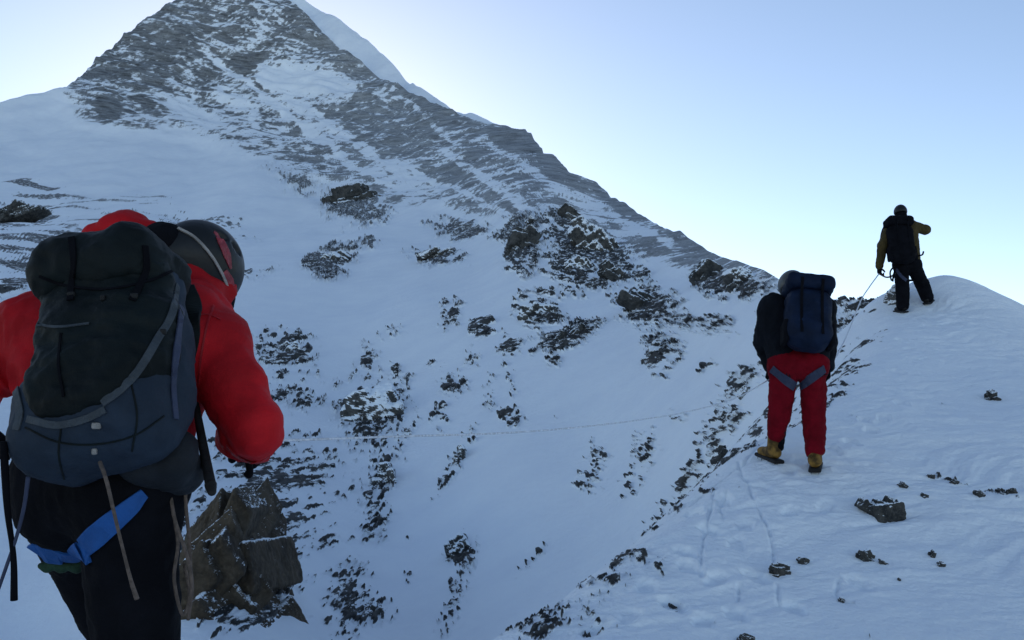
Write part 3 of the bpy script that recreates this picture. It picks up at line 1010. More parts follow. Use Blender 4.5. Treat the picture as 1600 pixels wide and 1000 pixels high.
def tube(name, pts, r, mat, parent=None, n=8, sides=8, top=False):
    c = spline(pts, n)
    r = np.interp(np.linspace(0, 1, len(c)), np.linspace(0, 1, len(np.atleast_1d(r))), np.atleast_1d(r)) if np.size(r) > 1 else np.full(len(c), float(r))
    T = np.gradient(c, axis=0); T /= np.linalg.norm(T, axis=1, keepdims=True) + 1e-12
    u = unit(np.cross(T[0], (0.3, 0.1, 1)))
    V = []
    for i in range(len(c)):
        u = unit(u - T[i] * (u @ T[i]))
        v = np.cross(T[i], u)
        for k in range(sides):
            a = 2 * math.pi * k / sides
            V.append(c[i] + r[i] * (math.cos(a) * u + math.sin(a) * v))
    Fq = []
    for i in range(len(c) - 1):
        for k in range(sides):
            a, b = i * sides + k, i * sides + (k + 1) % sides
            Fq.append((a, b, b + sides, a + sides))
    Fq.append(tuple(range(sides))[::-1]); Fq.append(tuple((len(c) - 1) * sides + k for k in range(sides)))
    V = np.array(V)
    loc = c[0] if top else None
    if top:
        o = mesh_obj(name, V - loc, Fq, mat)
        o.location = tuple(loc)
        return o
    return mesh_obj(name, V - root_loc(parent), Fq, mat, parent)


def ribbon(name, pts, nrm_, w, th, mat, parent, n=6):
    c = spline(pts, n); nn_ = spline(nrm_, n)
    w = np.interp(np.linspace(0, 1, len(c)), np.linspace(0, 1, len(np.atleast_1d(w))), np.atleast_1d(w))
    T = np.gradient(c, axis=0)
    V, Fq = [], []
    for i in range(len(c)):
        tt = unit(T[i]); nv = unit(nn_[i] - tt * (nn_[i] @ tt)); b = np.cross(tt, nv)
        for (s, q) in ((-1, 1), (-.9, 1.25), (.9, 1.25), (1, 1), (1, -.6), (-1, -.6)):
            V.append(c[i] + b * s * w[i] * .5 + nv * q * th)
    for i in range(len(c) - 1):
        for k in range(6):
            a, b = i * 6 + k, i * 6 + (k + 1) % 6
            Fq.append((a, b, b + 6, a + 6))
    Fq.append((5, 4, 3, 2, 1, 0)); m_ = (len(c) - 1) * 6; Fq.append(tuple(m_ + k for k in range(6)))
    return mesh_obj(name, np.array(V) - root_loc(parent), Fq, mat, parent, smooth=False)


def on_shape(shape, px_, py_, d0, d1):
    """first point of a shape met by the view through a photo pixel, and its normal"""
    d = np.linspace(d0, d1, 500)
    q = P(px_, py_, d)
    f = shape(q)
    k = int(np.argmax(f < 0))
    if f[k] >= 0:
        k = int(np.argmin(f))
    e = 1e-3
    g = np.array([shape((q[k] + e * np.eye(3)[i])[None])[0] - shape((q[k] - e * np.eye(3)[i])[None])[0] for i in range(3)])
    return q[k], unit(g)


class Skin:
    """finished meshes as one thing to lay trim on"""
    def __init__(self, *objs):
        from mathutils.bvhtree import BVHTree
        V, Fq = [], []
        for o in objs:
            b = len(V)
            org = Vector(root_loc(o))
            V += [v.co + org for v in o.data.vertices]
            Fq += [[b + i for i in p.vertices] for p in o.data.polygons]
        self.t = BVHTree.FromPolygons(V, Fq)

    def hit(self, px_, py_):
        dv = Vector(unit(P(px_, py_, 1.0)))
        h = self.t.ray_cast(Vector((0, 0, 0)), dv)
        if h[0] is None:
            n_ = self.t.find_nearest(Vector(P(px_, py_, 2.6)))
            return np.array(n_[0]), np.array(n_[1])
        return np.array(h[0]), np.array(h[1] if h[1].dot(dv) < 0 else -h[1])


def laid(name, skin, path, w, th, mat, parent, pre=5):
    path = spline(np.array(path, float), pre)
    pn = [skin.hit(a, b) for a, b in path]
    n = np.array([q for _, q in pn]); n = (n + np.roll(n, 1, 0) + np.roll(n, -1, 0)); n[0] = pn[0][1]; n[-1] = pn[-1][1]
    n /= np.linalg.norm(n, axis=1, keepdims=True)
    return ribbon(name, [p + q * th for (p, _), q in zip(pn, n)], list(n), w, th, mat, parent, n=2)


def draped(name, shape, path, d0, d1, w, th, mat, parent, n=6, pre=4):
    path = spline(np.array(path, float), pre)
    pn = [on_shape(shape, a, b, d0, d1) for a, b in path]
    return ribbon(name, [p + q * th for p, q in pn], [q for p, q in pn], w, th, mat, parent, n=2)


def hand_shape(s, wrist, fdir, pnorm, thumb_side, curl=.6, k=1.0):
    """palm and five separate fingers; curl bends each joint toward the palm normal"""
    f = unit(fdir); pn = unit(np.array(pnorm) - f * (np.array(pnorm) @ f)); sd = unit(np.cross(f, pn)) * thumb_side
    w = np.array(wrist, float)
    pc = w + f * .045 * k
    s.box(pc, (.042 * k, .048 * k, .018 * k), np.stack([sd, f, pn]), rad=.016 * k, k=.008 * k)
    s.cone(w - f * .03 * k, w + f * .02 * k, .034 * k, .032 * k, .015 * k)
    for j, (off, ln, r) in enumerate([(.031, .076, .0118), (.0105, .084, .0122), (-.0105, .078, .0116), (-.031, .062, .0104)]):
        p = w + f * .088 * k + sd * off * k
        dirv = f.copy()
        for q, fr in enumerate((.45, .30, .25)):
            a = curl * (.75 + .25 * q) * (1 + .08 * j)
            dirv = unit(dirv * math.cos(a) + pn * math.sin(a)) if q == 0 else unit(dirv * math.cos(a) + np.cross(np.cross(dirv, pn), dirv) * math.sin(a)) if np.linalg.norm(np.cross(dirv, pn)) > .05 else unit(dirv * math.cos(a) - f * math.sin(a))
            e = p + dirv * ln * fr * k
            s.cone(p, e, r * k, r * .94 * k, .002)
            p = e
    t0 = w + f * .030 * k + sd * .036 * k
    t1 = t0 + unit(sd * .75 + f * .55 + pn * .45) * .042 * k
    t2 = t1 + unit(f * .7 + pn * .75 - sd * .05) * .034 * k
    s.chain([t0, t1, t2], [.0155 * k, .0135 * k, .0115 * k], .004)
    return s


def head_shape(s, c, fwd, up, k=1.0, kk=.02):
    f = unit(fwd); u = unit(np.array(up) - f * (np.array(up) @ f)); r = np.cross(f, u)
    M_ = np.stack([r, f, u]); c = np.array(c, float)
    s.ell(c + u * .02 * k, (.076 * k, .096 * k, .10 * k), M_, kk)
    s.ell(c + f * .045 * k - u * .065 * k, (.052 * k, .05 * k, .055 * k), M_, .03 * k)         # jaw
    s.cone(c + f * .092 * k - u * .005 * k, c + f * .112 * k - u * .035 * k, .010 * k, .014 * k, .012 * k)   # nose
    s.cone(c + f * .083 * k - r * .03 * k + u * .022 * k, c + f * .083 * k + r * .03 * k + u * .022 * k, .012 * k, .012 * k, .012 * k)   # brow
    s.cone(c + f * .088 * k - r * .018 * k - u * .062 * k, c + f * .088 * k + r * .018 * k - u * .062 * k, .008 * k, .008 * k, .008 * k)   # lips
    for q in (-1, 1):
        s.ell(c + r * q * .077 * k - u * .005 * k - f * .01 * k, (.010 * k, .02 * k, .032 * k), M_, .008 * k)   # ears
    return s


def boot(parent, ankle, toe_dir, mat, up=(0, 0, 1), k=1.0, h=.009, name='boot', leg=None, shaft=.045):
    f = unit(toe_dir); u = unit(np.array(up) - f * (np.array(up) @ f)); r = np.cross(f, u)
    M_ = np.stack([r, f, u]); a = np.array(ankle, float)
    s = Shape()
    s.cone(a + (u if leg is None else unit(leg)) * shaft * k, a, (.045 if shaft < .1 else .064) * k, .054 * k)
    s.cone(a - u * .02 * k - f * .035 * k, a - u * .035 * k + f * .06 * k, .05 * k, .052 * k, .03 * k)
    s.ell(a - u * .045 * k + f * .125 * k, (.052 * k, .075 * k, .042 * k), M_, .03 * k)
    o = part(name, s, h, mat, parent)
    s2 = Shape()
    s2.box(a - u * .083 * k + f * .045 * k, (.052 * k, .155 * k, .017 * k), M_, .014 * k)
    so_ = part('sole', s2, h * .8, m_sole, o)
    s3 = Shape()
    for x, y in ((-.035, .16), (.035, .16), (-.045, .09), (.045, .09), (-.04, .0), (.04, .0), (-.03, -.08), (.03, -.08)):
        p = a - u * .095 * k + f * y * k + r * x * k
        s3.cone(p, p - u * .026 * k, .007 * k, .002)
    for x in (-1, 1):
        s3.cone(a - u * .098 * k + f * .15 * k + r * x * .035 * k, a - u * .098 * k - f * .08 * k + r * x * .03 * k, .005 * k, .005 * k)
    part('crampon', s3, .0045 if k > .9 else .004, m_metal, o)
    return o


def helmet(parent, c, fwd, up, mat, r=(.112, .138, .115), h=.008, cut=-.045):
    f = unit(fwd); u = unit(np.array(up) - f * (np.array(up) @ f)); rr = np.cross(f, u)
    M_ = np.stack([rr, f, u]); c = np.array(c, float)
    s = Shape()
    s.ell(c, r, M_)
    s.box(c + u * (cut - .2), (.3, .3, .2), M_, 0, .01, sub=True)
    s.ell(c + u * (cut - .03), (r[0] - .014, r[1] - .014, r[2] - .01), M_, .005, sub=True)
    for q in (-1, 1):      # vents
        for y in (-.05, .02):
            s.ell(c + rr * q * r[0] * .62 + f * y + u * r[2] * .74, (.012, .028, .018), M_, .004, sub=True)
    o = part('helmet', s, h, mat, parent)
    return o, s


def climber(root, J, rad, mats, h, wr, boots_mat, skip=()):
    """body (one continuous mesh) dressed in jacket, trousers, gloves and boots"""
    fwd, up = J['fwd'], J['head_up']
    b = Shape()
    head_shape(b, J['head'], J['head_fwd'], up)
    b.cone(J['neck'], J['head'], .055, .05, .03)
    chest = (J['shL'] + J['shR']) / 2 * .72 + (J['hipL'] + J['hipR']) / 2 * .28
    for sd in 'LR':
        b.cone(J['hip' + sd], J['sh' + sd] * .8 + chest * .2, .085, .075, .06)
        b.chain([J['sh' + sd], J['el' + sd], J['wr' + sd]], [.052, .042, .03], .03)
        hd = unit(J['wr' + sd] - J['el' + sd]) if 'hd' + sd not in J else unit(J['hd' + sd])
        b.cone(J['wr' + sd], J['wr' + sd] + hd * .07, .03, .022, .02)
        b.chain([J['hip' + sd], J['kn' + sd], J['an' + sd]], [.078, .056, .04], .04)
        b.cone(J['an' + sd], J['an' + sd] + unit(J['toe' + sd]) * .12 - np.array([0, 0, .05]), .035, .025, .02)
    b.cone(J['neck'], chest, .07, .09, .06)
    part('body', b, .014, m_skin, root)
    j = Shape()
    hc = (J['hipL'] + J['hipR']) / 2
    for sd in 'LR':
        j.cone(J['hip' + sd] + (J['neck'] - hc) * rad.get('hem', .02), J['sh' + sd] * .86 + chest * .14, rad['waist'], rad['chest'], .10)
    j.cone(J['neck'] * .9 + chest * .1, J['neck'] * .4 + J['head'] * .6, rad['neck'] * 1.05, rad['neck'], .05)
    for sd in 'LR':
        j.chain([J['sh' + sd], J['el' + sd]], [rad['sh'], rad['el']], rad.get('ks', .05))
        j.chain([J['el' + sd], J['wr' + sd]], [rad['el'], rad['wr']], .02)
    tr = Shape()
    tr.cone(J['hipL'] + J.get('lift', 0), J['hipR'] + J.get('lift', 0), rad['seat'], rad['seat'], .05)
    for sd in 'LR':
        tr.chain([J['hip' + sd], J['kn' + sd]], [rad['hip'], rad['kn']], .04)
        a = J['an' + sd] + unit(J['kn' + sd] - J['an' + sd]) * rad.get('cuff_up' + sd, rad.get('cuff_up', .06))
        tr.chain([J['kn' + sd], a], [rad['kn'], rad['cuff']], .015)
    oj = None
    if 'jacket' not in skip:
        oj = part('jacket', j, h, mats['jacket'], root, wr)
    ot = part('trousers', tr, h, mats['trousers'], root, wr)
    for sd in 'LR':
        boot(root, J['an' + sd], J['toe' + sd], boots_mat, h=max(.008, h * .8), leg=J['kn' + sd] - J['an' + sd], shaft=rad.get('shaft', .045))
    for sd, q in (('L', 1), ('R', -1)):
        g = Shape()
        hd = unit(J['wr' + sd] - J['el' + sd]) if 'hd' + sd not in J else unit(J['hd' + sd])
        hand_shape(g, J['wr' + sd] + hd * .015, hd, J['pn' + sd], J.get('th' + sd, q), J.get('curl' + sd, .7), 1.12)
        part('glove', g, .0055, m_black, root)
    return oj, ot, j, tr


# ================================================================== the nearest climber
A = lambda *a: P(*a)
J1 = dict(
    hipL=A(108, 785, 2.56), hipR=A(200, 785, 2.47), shL=A(62, 512, 2.80), shR=A(296, 508, 2.66), neck=A(226, 455, 2.80), head=A(322, 424, 2.93),
    elL=A(-70, 625, 2.72), wrL=A(-60, 690, 3.0), elR=A(399, 668, 2.50), wrR=A(372, 688, 2.80),
    knL=A(124, 852, 2.80), anL=A(285, 1165, 2.98), knR=A(216, 1040, 2.46), anR=A(212, 1325, 2.50),
    fwd=(.42, .91, 0), head_fwd=(.40, .82, -.42), head_up=(.48, .2, .85), toeL=(.35, .92, .12), toeR=(.3, .95, .1), lift=np.array([0, 0, .05]),
    pnL=(.4, .3, -.8), pnR=(-.6, .2, -.75), hdR=(-.12, .95, .1), hdL=(.2, .9, .1), curlR=1.0, curlL=.9)
for sd in 'LR':
    a_ = J1['an' + sd]
    J1['an' + sd] = np.array([a_[0], a_[1], float(ridge_z(a_[0], a_[1])) + .102])
R1 = dict(waist=.135, chest=.125, neck=.085, sh=.098, el=.070, wr=.05, seat=.142, hip=.118, kn=.094, cuff=.070, ks=.03, hem=.36)
c1 = empty('person', (J1['anL'] + J1['anR']) / 2 - np.array([0, 0, .1]), 'nearest climber in a bulky red jacket and black trousers, bending forward under a large backpack', 'person', 'roped climbers')
_, ot1, j1, t1 = climber(c1, J1, R1, dict(jacket=m_red, trousers=m_black), .009, [(.009, (9, 9, 6)), (.005, (20, 20, 16))], m_boot, skip=('jacket',))
# hood rolled up behind the neck, shoulder yoke, high collar
j1.chain([A(150, 372, 2.84), A(205, 366, 2.88), A(236, 380, 2.85)], [.040, .052, .035], .03)
j1.chain([A(205, 380, 2.86), A(200, 450, 2.80)], [.06, .11], .06)
j1.chain([A(238, 384, 2.80), A(280, 432, 2.78), A(318, 478, 2.76)], [.030, .034, .05], .012)
j1.chain([A(300, 470, 2.80), A(326, 462, 2.88)], [.085, .070], .03)
j1.chain([A(300, 500, 2.68), A(326, 535, 2.62)], [.098, .088], .03)
V, Q = j1.mesh(.008)
nv = vnormals(V, Q)
lc = V - J1['shR']
ax_ = unit(J1['elR'] - J1['shR'])
along = lc @ ax_
wp_ = fbm(V * 5 + 2, 2)
# soft baffles across the sleeve, pulled into sharper creases where the cloth is strained
f1 = ridged(np.stack([along * 9 + wp_ * .8, (V @ np.array([.8, .1, -.5])) * 2.2, V[:, 1] * 2.2], -1) + 1.3, 3, .45)
f2 = 1 - np.abs(perlin(np.stack([(V @ np.array([.5, .1, .8])) * 7 + wp_, (V @ np.array([.8, .2, -.5])) * 2.4, V[:, 1] * 3], -1) + 5)) * 2
V = V + nv * (.011 * (f1 - .15) + .016 * np.clip(f2 - .5, 0, 1) * 2 + .010 * fbm(V * np.array([5, 5, 5.0]), 2) - .004)[:, None]
oj1 = mesh_obj('jacket', V - root_loc(c1), Q, m_red, c1)
sk1 = Skin(oj1)
m_seam = mat_cloth('dark_red_seam', (0.30, 0.006, 0.011), .6, 300, 20, .8)
laid('seam', sk1, [(334, 478), (322, 515), (314, 560), (311, 600)], .005, .0015, m_seam, oj1)
laid('seam', sk1, [(290, 500), (322, 492), (345, 500)], .004, .0015, m_seam, oj1)
laid('cuff', sk1, [(356, 698), (374, 714), (398, 722), (420, 714)], .022, .002, m_seam, oj1)
g_ = Shape(); g_.ell(A(256, 376, 2.80), (.062, .06, .052), None); g_.ell(A(285, 410, 2.88), (.06, .06, .06), None, .04); g_.cone(A(290, 420, 2.86), A(335, 470, 2.90), .062, .06, .03)
part('neck_gaiter', g_, .008, m_black, c1, [(.004, (20, 20, 20))])
hf, hu = unit((.40, .80, -.44)), unit((.50, .22, .84))
hc1 = A(311, 416, 2.88)
hel, hs = helmet(c1, hc1, hf, hu, m_helm, r=(.108, .145, .132), h=.006, cut=-.080)
draped('goggle_strap', hs, [(279, 358), (304, 372), (328, 398), (347, 430), (359, 462)], 2.5, 3.3, .008, .003, m_line, hel)
draped('helmet_stripe', hs, [(334, 362), (345, 378), (354, 398), (360, 420)], 2.5, 3.3, [.008, .026, .028, .008], .0015, m_pink, hel)
draped('helmet_stripe', hs, [(350, 424), (358, 440), (363, 456)], 2.5, 3.3, [.02, .03, .016], .0015, m_pink, hel)
laid('hood_trim', sk1, [(236, 372), (262, 402), (282, 426), (302, 452)], .007, .002, m_pink, oj1)
# harness: blue leg loops, belt and the gear on it
skt = Skin(ot1)
hn = laid('harness', skt, [(224, 771), (205, 790), (176, 815), (150, 838), (134, 853)], [.026, .042, .052, .056, .050], .004, m_blue, c1)
laid('leg_loop', skt, [(60, 860), (76, 865), (98, 868), (120, 867), (138, 860)], [.06, .066, .066, .064, .058], .004, m_blue, hn)
gs = Shape()
for k in range(9):
    p = A(66 + 7 * k, 884 + 4 * math.sin(k * 1.9), 2.62)
    gs.ell(p, (.012, .012, .009 + .004 * (k % 3)), None, .012)
part('gear_sling', gs, .004, m_green, hn)
for pts in ([(266, 772, 2.42), (274, 815, 2.38), (292, 868, 2.37), (300, 915, 2.37), (294, 968, 2.40)], [(270, 800, 2.45), (278, 850, 2.42), (272, 905, 2.42), (285, 960, 2.43), (296, 930, 2.45), (288, 880, 2.46)],
            [(300, 700, 2.5), (290, 770, 2.45), (296, 850, 2.42), (299, 935, 2.40)]):
    tube('sling', [A(*p) for p in pts], .0045, m_cord, hn)
# the strap end that hangs from the right glove
tube('wrist_loop', [A(378, 702, 2.74), A(388, 722, 2.70), A(390, 742, 2.70), A(383, 738, 2.70)], [.008, .010, .008], m_black, c1)

# ---- its backpack
ex0 = unit((.93, -.36, -.04))
ey1 = unit(A(172, 362, 2.56) - A(146, 745, 2.20))
ex1 = unit(ex0 - ey1 * (ex0 @ ey1)); ez1 = np.cross(ex1, ey1)
M1 = np.stack([ex1, ey1, ez1])
c0 = A(150, 562, 2.37)
loc1 = lambda x, y, z: c0 + ex1 * x + ey1 * y + ez1 * z
bp1 = empty('backpack', loc1(0, -.3, 0), 'large backpack, black green above and blue grey below, on the red jacket', 'backpack', 'backpacks worn by the climbers')


def lrot(ang):
    c, s_ = math.cos(ang), math.sin(ang)
    return np.stack([ex1 * c + ey1 * s_, -ex1 * s_ + ey1 * c, ez1])


def plane_xy(px_, py_, z=.12):
    """pack coordinates of the point of the plane z (pack frame) seen at a photo pixel"""
    dv = P(px_, py_, 1.0)
    t_ = ((c0 + ez1 * z) @ ez1) / (dv @ ez1)
    q = dv * t_ - c0
    return q @ ex1, q @ ey1


def poly_d(poly, x, y):
    d = np.full(x.shape, 1e9); inside = np.zeros(x.shape, bool)
    n = len(poly)
    for i in range(n):
        ax, ay = poly[i]; bx, by = poly[(i + 1) % n]
        ex_, ey_ = bx - ax, by - ay
        t_ = np.clip(((x - ax) * ex_ + (y - ay) * ey_) / (ex_ ** 2 + ey_ ** 2), 0, 1)
        d = np.minimum(d, (x - ax - t_ * ex_) ** 2 + (y - ay - t_ * ey_) ** 2)
        c_ = (ay > y) != (by > y)
        inside ^= c_ & (x < (bx - ax) * (y - ay) / (by - ay + 1e-12) + ax)
    d = np.sqrt(d)
    return np.where(inside, -d, d)


pb = Shape()
pb.box(loc1(.012, -.165, .0), (.185, .115, .12), lrot(.0), .085)
pb.box(loc1(.036, .045, -.02), (.150, .22, .105), lrot(-.02), .07, .06)
pb.box(loc1(.06, -.06, -.02), (.140, .16, .115), lrot(-.1), .08, .06)
ob = part('pack_body', pb, .008, m_packg, bp1, [(.011, (5, 5, 9)), (.003, (22, 22, 22))])
lid = Shape()
lid.box(loc1(.036, .232, .005), (.158, .068, .128), lrot(-.10), .060)
lid.ell(loc1(-.03, .235, .05), (.09, .062, .09), M1, .05)
lid.ell(loc1(.10, .195, .05), (.085, .06, .07), M1, .05)
ol = part('lid', lid, .007, m_packd, bp1, [(.013, (6, 6, 11)), (.004, (20, 20, 26))])
POLY = [plane_xy(*q) for q in [(38, 425), (78, 360), (150, 345), (250, 380), (286, 425), (283, 470), (243, 520), (208, 575), (172, 622), (130, 645), (70, 658), (46, 630), (44, 560), (50, 500)]]


def panel(p):
    q = p - c0
    a = pb(p) - .016 - .020 * sstep(.16, -.02, np.abs(q @ ey1 + .03)) * sstep(.12, .03, np.abs(q @ ex1 + .02))
    return smin_max(a, poly_d(POLY, q @ ex1, q @ ey1) + .012, .02)


def smin_max(a, b, k):
    return -smin(-a, -b, k)


fp = Shape()
fp.add(lambda p: smin_max(panel(p), -((p - c0) @ ez1) - .0, .01), c0 - .42, c0 + .42)
of = part('front_pocket', fp, .007, m_packd, bp1, [(.018, (5, 5, 10)), (.006, (18, 18, 24))])
skp = Skin(ob, ol, of)
laid('strap', skp, [(276, 446), (268, 490), (246, 530), (220, 572), (192, 606), (160, 630)], .018, .0022, m_grey, bp1)
laid('strap', skp, [(44, 655), (90, 664), (135, 654), (165, 640)], .016, .0022, m_grey, bp1)
laid('strap', skp, [(52, 505), (90, 511), (140, 506)], .006, .0015, m_grey, bp1)
laid('strap', skp, [(283, 480), (276, 540), (270, 600), (274, 655)], [.024, .022, .018, .016], .002, m_slate, bp1)
laid('strap', skp, [(26, 610), (32, 645), (26, 672)], .020, .0022, m_grey, bp1)
laid('strap', skp, [(112, 372), (116, 410), (112, 446), (110, 470)], .016, .0022, m_black, bp1)
laid('strap', skp, [(226, 384), (228, 420), (216, 452), (206, 470)], .016, .0022, m_black, bp1)
laid('zip', skp, [(62, 432), (110, 448), (170, 452), (230, 440), (268, 424)], .007, .0015, m_black, ol)
laid('zip', skp, [(96, 520), (92, 570), (100, 620)], .006, .0015, m_black, of)
laid('seam', skp, [(40, 668), (90, 690), (150, 694), (210, 680), (256, 650)], .004, .0012, m_packd, ob)
laid('seam', skp, [(205, 600), (214, 650), (206, 705)], .004, .0012, m_packd, ob)
laid('seam', skp, [(96, 668), (92, 710), (100, 748)], .004, .0012, m_packd, ob)
for (a, b, w_) in ((152, 664, .020), (148, 704, .012), (252, 520, .020), (163, 466, .012), (112, 462, .018), (209, 464, .018)):
    p, q = skp.hit(a, b)
    s_ = Shape(); s_.box(p + q * .003, (w_ * .5, .005, .007), None, .003)
    part('buckle', s_, .0018, m_line if a in (152, 148) else m_sole, bp1)
hb = Shape()
hb.box(A(262, 712, 2.36), (.068, .062, .05), lrot(-.25), .045)
hb.cone(A(220, 715, 2.35), A(285, 740, 2.44), .06, .052, .04)
hb.ell(A(284, 728, 2.40), (.034, .055, .05), None, .03)
part('hip_belt', hb, .007, mat_cloth('charcoal_pack_cloth', (.011, .015, .021), .75, 300, 10, .6), bp1, [(.004, (16, 16, 16))])
tube('drawcord', [A(156, 722, 2.13), A(166, 750, 2.10), A(178, 800, 2.12), A(190, 850, 2.14), A(204, 905, 2.16), A(214, 936, 2.17)], [.0045, .004, .0035, .0055], m_cord, bp1)
tube('strap_end', [A(6, 690, 2.2), A(8, 740, 2.2), A(12, 800, 2.2), A(21, 870, 2.2), A(22, 938, 2.2)], [.009, .008, .006, .008], m_black, bp1)
tube('strap_end', [A(44, 745, 2.2), A(38, 790, 2.2), A(26, 838, 2.2), A(10, 885, 2.2), A(-4, 925, 2.2)], [.005, .004, .004], m_slate, bp1)
# shoulder strap over the right shoulder
laid('shoulder_strap', sk1, [(290, 452), (300, 480), (298, 520), (290, 560)], .045, .006, m_packd, bp1)

# ---- axe tucked between pack and arm
ia = empty('ice_axe', A(330, 766, 2.34), 'black ice axe shaft slanting down between the red sleeve and the backpack', 'ice axe')
tube('shaft', [A(296, 575, 2.62), A(306, 632, 2.55), A(318, 700, 2.46), A(330, 762, 2.36)], [.0085, .009, .012, .0135], m_sole, ia, sides=12)
s_ = Shape(); s_.chain([A(262, 590, 2.62), A(296, 572, 2.62), A(322, 585, 2.62)], [.006, .011, .008]); part('head', s_, .003, m_metal, ia)
s_ = Shape(); s_.cone(A(329, 758, 2.365), A(331, 768, 2.35), .0145, .011); part('spike', s_, .003, m_sole, ia)
# ================================================================== the climber in red trousers
def foot_at(a, b):
    q, d_ = hit_ridge(a, b)
    return q, d_


def pack(root, c, ex, ey, w, hgt, dp, mat, h, mat_strap):
    ex = unit(ex); ey = unit(ey - ex * (ey @ ex)); ez = np.cross(ex, ey); M_ = np.stack([ex, ey, ez])
    lp = lambda x, y, z: c + ex * x * w + ey * y * hgt + ez * z * dp
    s = Shape()
    s.box(lp(0, -.12, 0), (w, hgt * .80, dp), M_, min(w, dp) * .8)
    s.ell(lp(0, -.55, .25), (w * .95, hgt * .38, dp * .95), M_, .05)
    b_ = part('pack_body', s, h, mat, root, [(.010, (7, 7, 9))])
    l_ = Shape()
    l_.box(lp(0, .80, .05), (w * 1.06, hgt * .20, dp * 1.15), M_, hgt * .15)
    part('lid', l_, h, mat, root, [(.006, (10, 10, 10))])
    for q in (-1, 1):
        p_ = Shape(); p_.box(lp(q * 1.0, -.55, 0), (w * .14, hgt * .30, dp * .6), M_, w * .12)
        part('side_pocket', p_, h, mat_strap, root)
        pts = [lp(q * .45, .98, .3), lp(q * .45, .80, 1.24), lp(q * .45, .5, 1.08), lp(q * .45, -.2, 1.05), lp(q * .45, -.75, 1.2)]
        ribbon('strap', pts, [ez] * 5, .022, .003, mat_strap, root)
        pts = [lp(q * .5, .55, -1.0), lp(q * .62, .85, -1.7), lp(q * .75, .5, -2.6), lp(q * .8, -.2, -2.4)]
        ribbon('shoulder_strap', pts, [ey, ey - ez, -ez, -ez], .05, .008, m_black, root)
    return s


fL, dL = foot_at(1209, 722); fR, dR = foot_at(1274, 736)
d2 = (dL + dR) / 2
B = lambda px_, py_, dd=0.0: P(px_, py_, d2 + dd)
J2 = dict(hipL=B(1225, 580), hipR=B(1270, 580), shL=B(1206, 480, .12), shR=B(1284, 482, .12), neck=B(1242, 462, .22), head=B(1236, 446, .36),
          elL=B(1195, 533, .15), wrL=B(1206, 572, .34), elR=B(1290, 530, .15), wrR=B(1291, 570, .22),
          knL=B(1217, 648, .07), anL=fL + np.array([0, 0, .105]), knR=B(1272, 655, .04), anR=fR + np.array([0, 0, .105]),
          fwd=(.1, 1, 0), head_fwd=(-.1, .85, -.5), head_up=(-.05, .5, .85), toeL=(-.34, .9, .22), toeR=(.34, .9, .2),
          pnL=(.5, .2, -.8), pnR=(-.6, .2, -.8), hdL=(.15, .75, -.5), hdR=(0, .5, -.8), curlL=.9, curlR=.9, lift=np.array([0, 0, .06]))
R2 = dict(waist=.116, chest=.116, neck=.08, sh=.10, el=.085, wr=.06, seat=.128, hip=.100, kn=.084, cuff=.070, ks=.05, cuff_upL=.145, cuff_upR=.08, shaft=.11)
c2 = empty('person', (fL + fR) / 2, 'middle climber in red trousers, black jacket and yellow boots, standing with back turned', 'person', 'roped climbers')
_, ot2, j2, t2 = climber(c2, J2, R2, dict(jacket=m_navyj, trousers=m_redp), .011, [(.016, (8, 8, 6)), (.008, (18, 18, 13)), (.003, (40, 40, 30))], m_boot)
hel2, hs2 = helmet(c2, B(1237, 445, .34), (-.1, .9, -.42), (-.05, .42, .9), m_helmg, r=(.115, .14, .125), h=.009, cut=-.05)
sk2 = Skin(ot2)
h2 = laid('harness', sk2, [(1206, 576), (1222, 589), (1241, 604)], .075, .005, m_slate, c2)
laid('leg_loop', sk2, [(1252, 603), (1270, 589), (1288, 576)], .075, .005, m_slate, h2)
for sd in 'L':       # black gaiter above each boot, open at the heel side
    g_ = Shape(); a_ = J2['an' + sd]; up_ = unit(J2['kn' + sd] - a_)
    g_.cone(a_ + up_ * .03 + np.array([.035, -.012, 0]), a_ + up_ * .17 + np.array([.012, 0, 0]), .045, .070)
    part('gaiter', g_, .009, m_black, c2, [(.005, (16, 16, 16))])
bp2 = empty('backpack', B(1262, 560, -.2), 'tall navy blue backpack with a drooping lid worn over a black jacket above red trousers', 'backpack', 'backpacks worn by the climbers')
pack(bp2, B(1262, 494, -.14), np.array([.98, -.08, -.12]), np.array([.13, .34, .93]), .182, .325, .145, m_navyp, .011, m_black)

# ================================================================== the topmost climber
fL, dL = foot_at(1411, 489); fR, dR = foot_at(1450, 476)
d3 = (dL + dR) / 2
B = lambda px_, py_, dd=0.0: P(px_, py_, d3 + dd)
J3 = dict(hipL=B(1408, 417), hipR=B(1427, 416), shL=B(1391, 355, .05), shR=B(1424, 353, .05), neck=B(1408, 346, .1), head=B(1408, 334, .14),
          elL=B(1379, 384, -.05), wrL=B(1374, 416, .05), elR=B(1446, 359, .05), wrR=B(1430, 357, .38),
          knL=B(1410, 450, .05), anL=fL + np.array([0, 0, .105]), knR=B(1441, 444, .22), anR=fR + np.array([0, 0, .105]),
          fwd=(.1, 1, 0), head_fwd=(.1, .98, -.15), head_up=(0, .12, .99), toeL=(-.25, .95, .15), toeR=(.75, .65, .1),
          pnL=(.8, .3, 0), pnR=(-.6, .2, -.3), hdL=(0, .1, -1), hdR=(-.75, .5, .2), curlL=1.0, curlR=.6, lift=np.array([0, 0, .04]))
R3 = dict(waist=.12, chest=.115, neck=.08, sh=.088, el=.078, wr=.058, seat=.135, hip=.118, kn=.108, cuff=.098, ks=.05, cuff_up=.03)
c3 = empty('person', (fL + fR) / 2, 'topmost climber in an olive yellow jacket, against the sky with one elbow raised', 'person', 'roped climbers')
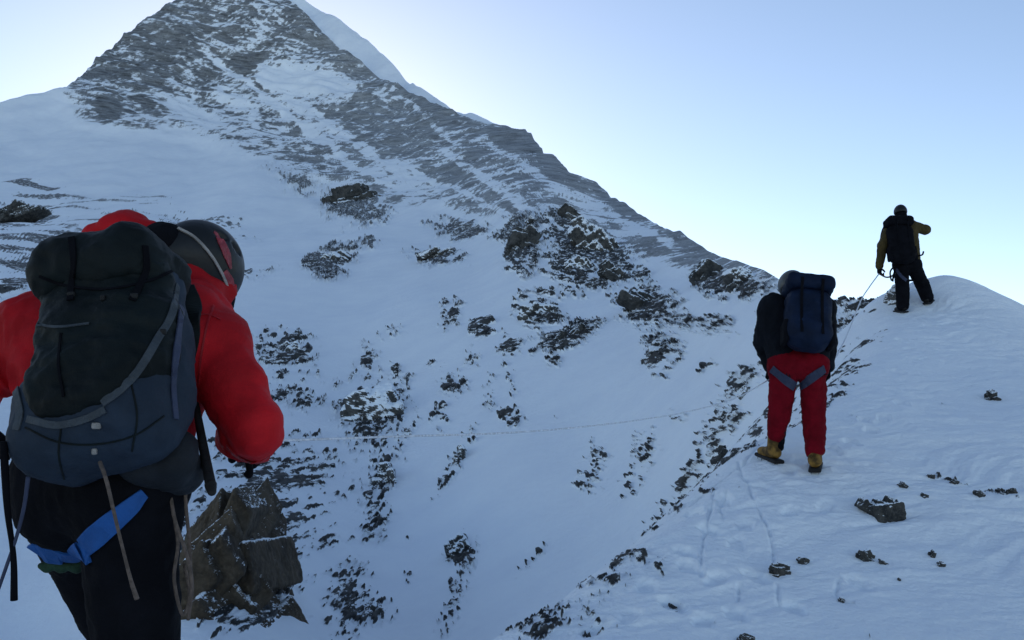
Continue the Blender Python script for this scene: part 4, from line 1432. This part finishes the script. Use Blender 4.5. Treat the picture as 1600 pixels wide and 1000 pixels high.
_, ot3, j3, t3 = climber(c3, J3, R3, dict(jacket=m_olive, trousers=m_black), .013, [(.010, (9, 9, 7)), (.004, (22, 22, 20))], m_sole)
helmet(c3, B(1407, 331, .14), (.1, .98, -.1), (0, .1, .99), m_helm, r=(.108, .13, .125), h=.009, cut=-.03)
g_ = Shape(); g_.cone(J3['neck'] - np.array([0, .02, .02]), J3['head'] + np.array([0, -.01, .02]), .10, .088); part('neck_gaiter', g_, .01, m_black, c3)
h3 = laid('harness', Skin(ot3), [(1400, 420), (1408, 431), (1416, 438)], .05, .005, m_slate, c3)
for pts in ([(1397, 416, -.18), (1391, 425, -.2), (1393, 438, -.2), (1397, 431, -.2), (1398, 418, -.18)], [(1400, 418, -.18), (1396, 430, -.2), (1395, 440, -.2)], [(1434, 400, -.1), (1441, 398, -.12), (1443, 393, -.1)],
            [(1374, 428, .05), (1384, 433, .0), (1392, 432, -.1), (1399, 427, -.15)]):
    tube('sling', [B(*p) for p in pts], .014, m_black if pts[0][0] != 1374 else m_cord, h3)
tube('sling', [B(1416, 438, .0), B(1425, 438, .06), B(1436, 437, .1)], .018, m_black, h3)
bp3 = empty('backpack', B(1408, 415, -.2), 'slim black backpack worn by the topmost climber over an olive yellow jacket', 'backpack', 'backpacks worn by the climbers')
pack(bp3, B(1407, 377, -.16), np.array([1, .02, 0]), np.array([.0, .16, .99]), .205, .415, .14, m_black, .013, m_black)

# ================================================================== ropes
def rope(label, pts, r):
    o = tube('climbing_rope', pts, r, m_rope, n=12, sides=8, top=True)
    return tag(o, label, 'rope', 'climbing ropes between the climbers')


pts = []
yy = [(366, 690), (480, 687), (620, 682), (780, 677), (900, 668), (1000, 656), (1080, 642), (1150, 622), (1207, 590)]
for a, b in yy:
    s_ = (a - 366) / (1207 - 366)
    pts.append(P(a, b, 1 / (1 / 2.84 + (1 / (d2 + .3) - 1 / 2.84) * s_)))
rope('long pale rope sagging across the slope from the red sleeve to the red trousers', pts, .0042)
pts = [J3['wrL'] + np.array([0, .02, -.12])]
for a, b, dd in [(1358, 449, .9), (1345, 470, 1.6)]:
    pts.append(P(a, b, d3 - .3 * dd))
for a, b, d_ in [(1325, 520, d3 - 2.6), (1305, 560, d2 + 2.5), (1288, 576, d2 + .35)]:
    pts.append(P(a, b, d_))
rope('pale rope running down from the hand of the topmost climber', pts, .010)
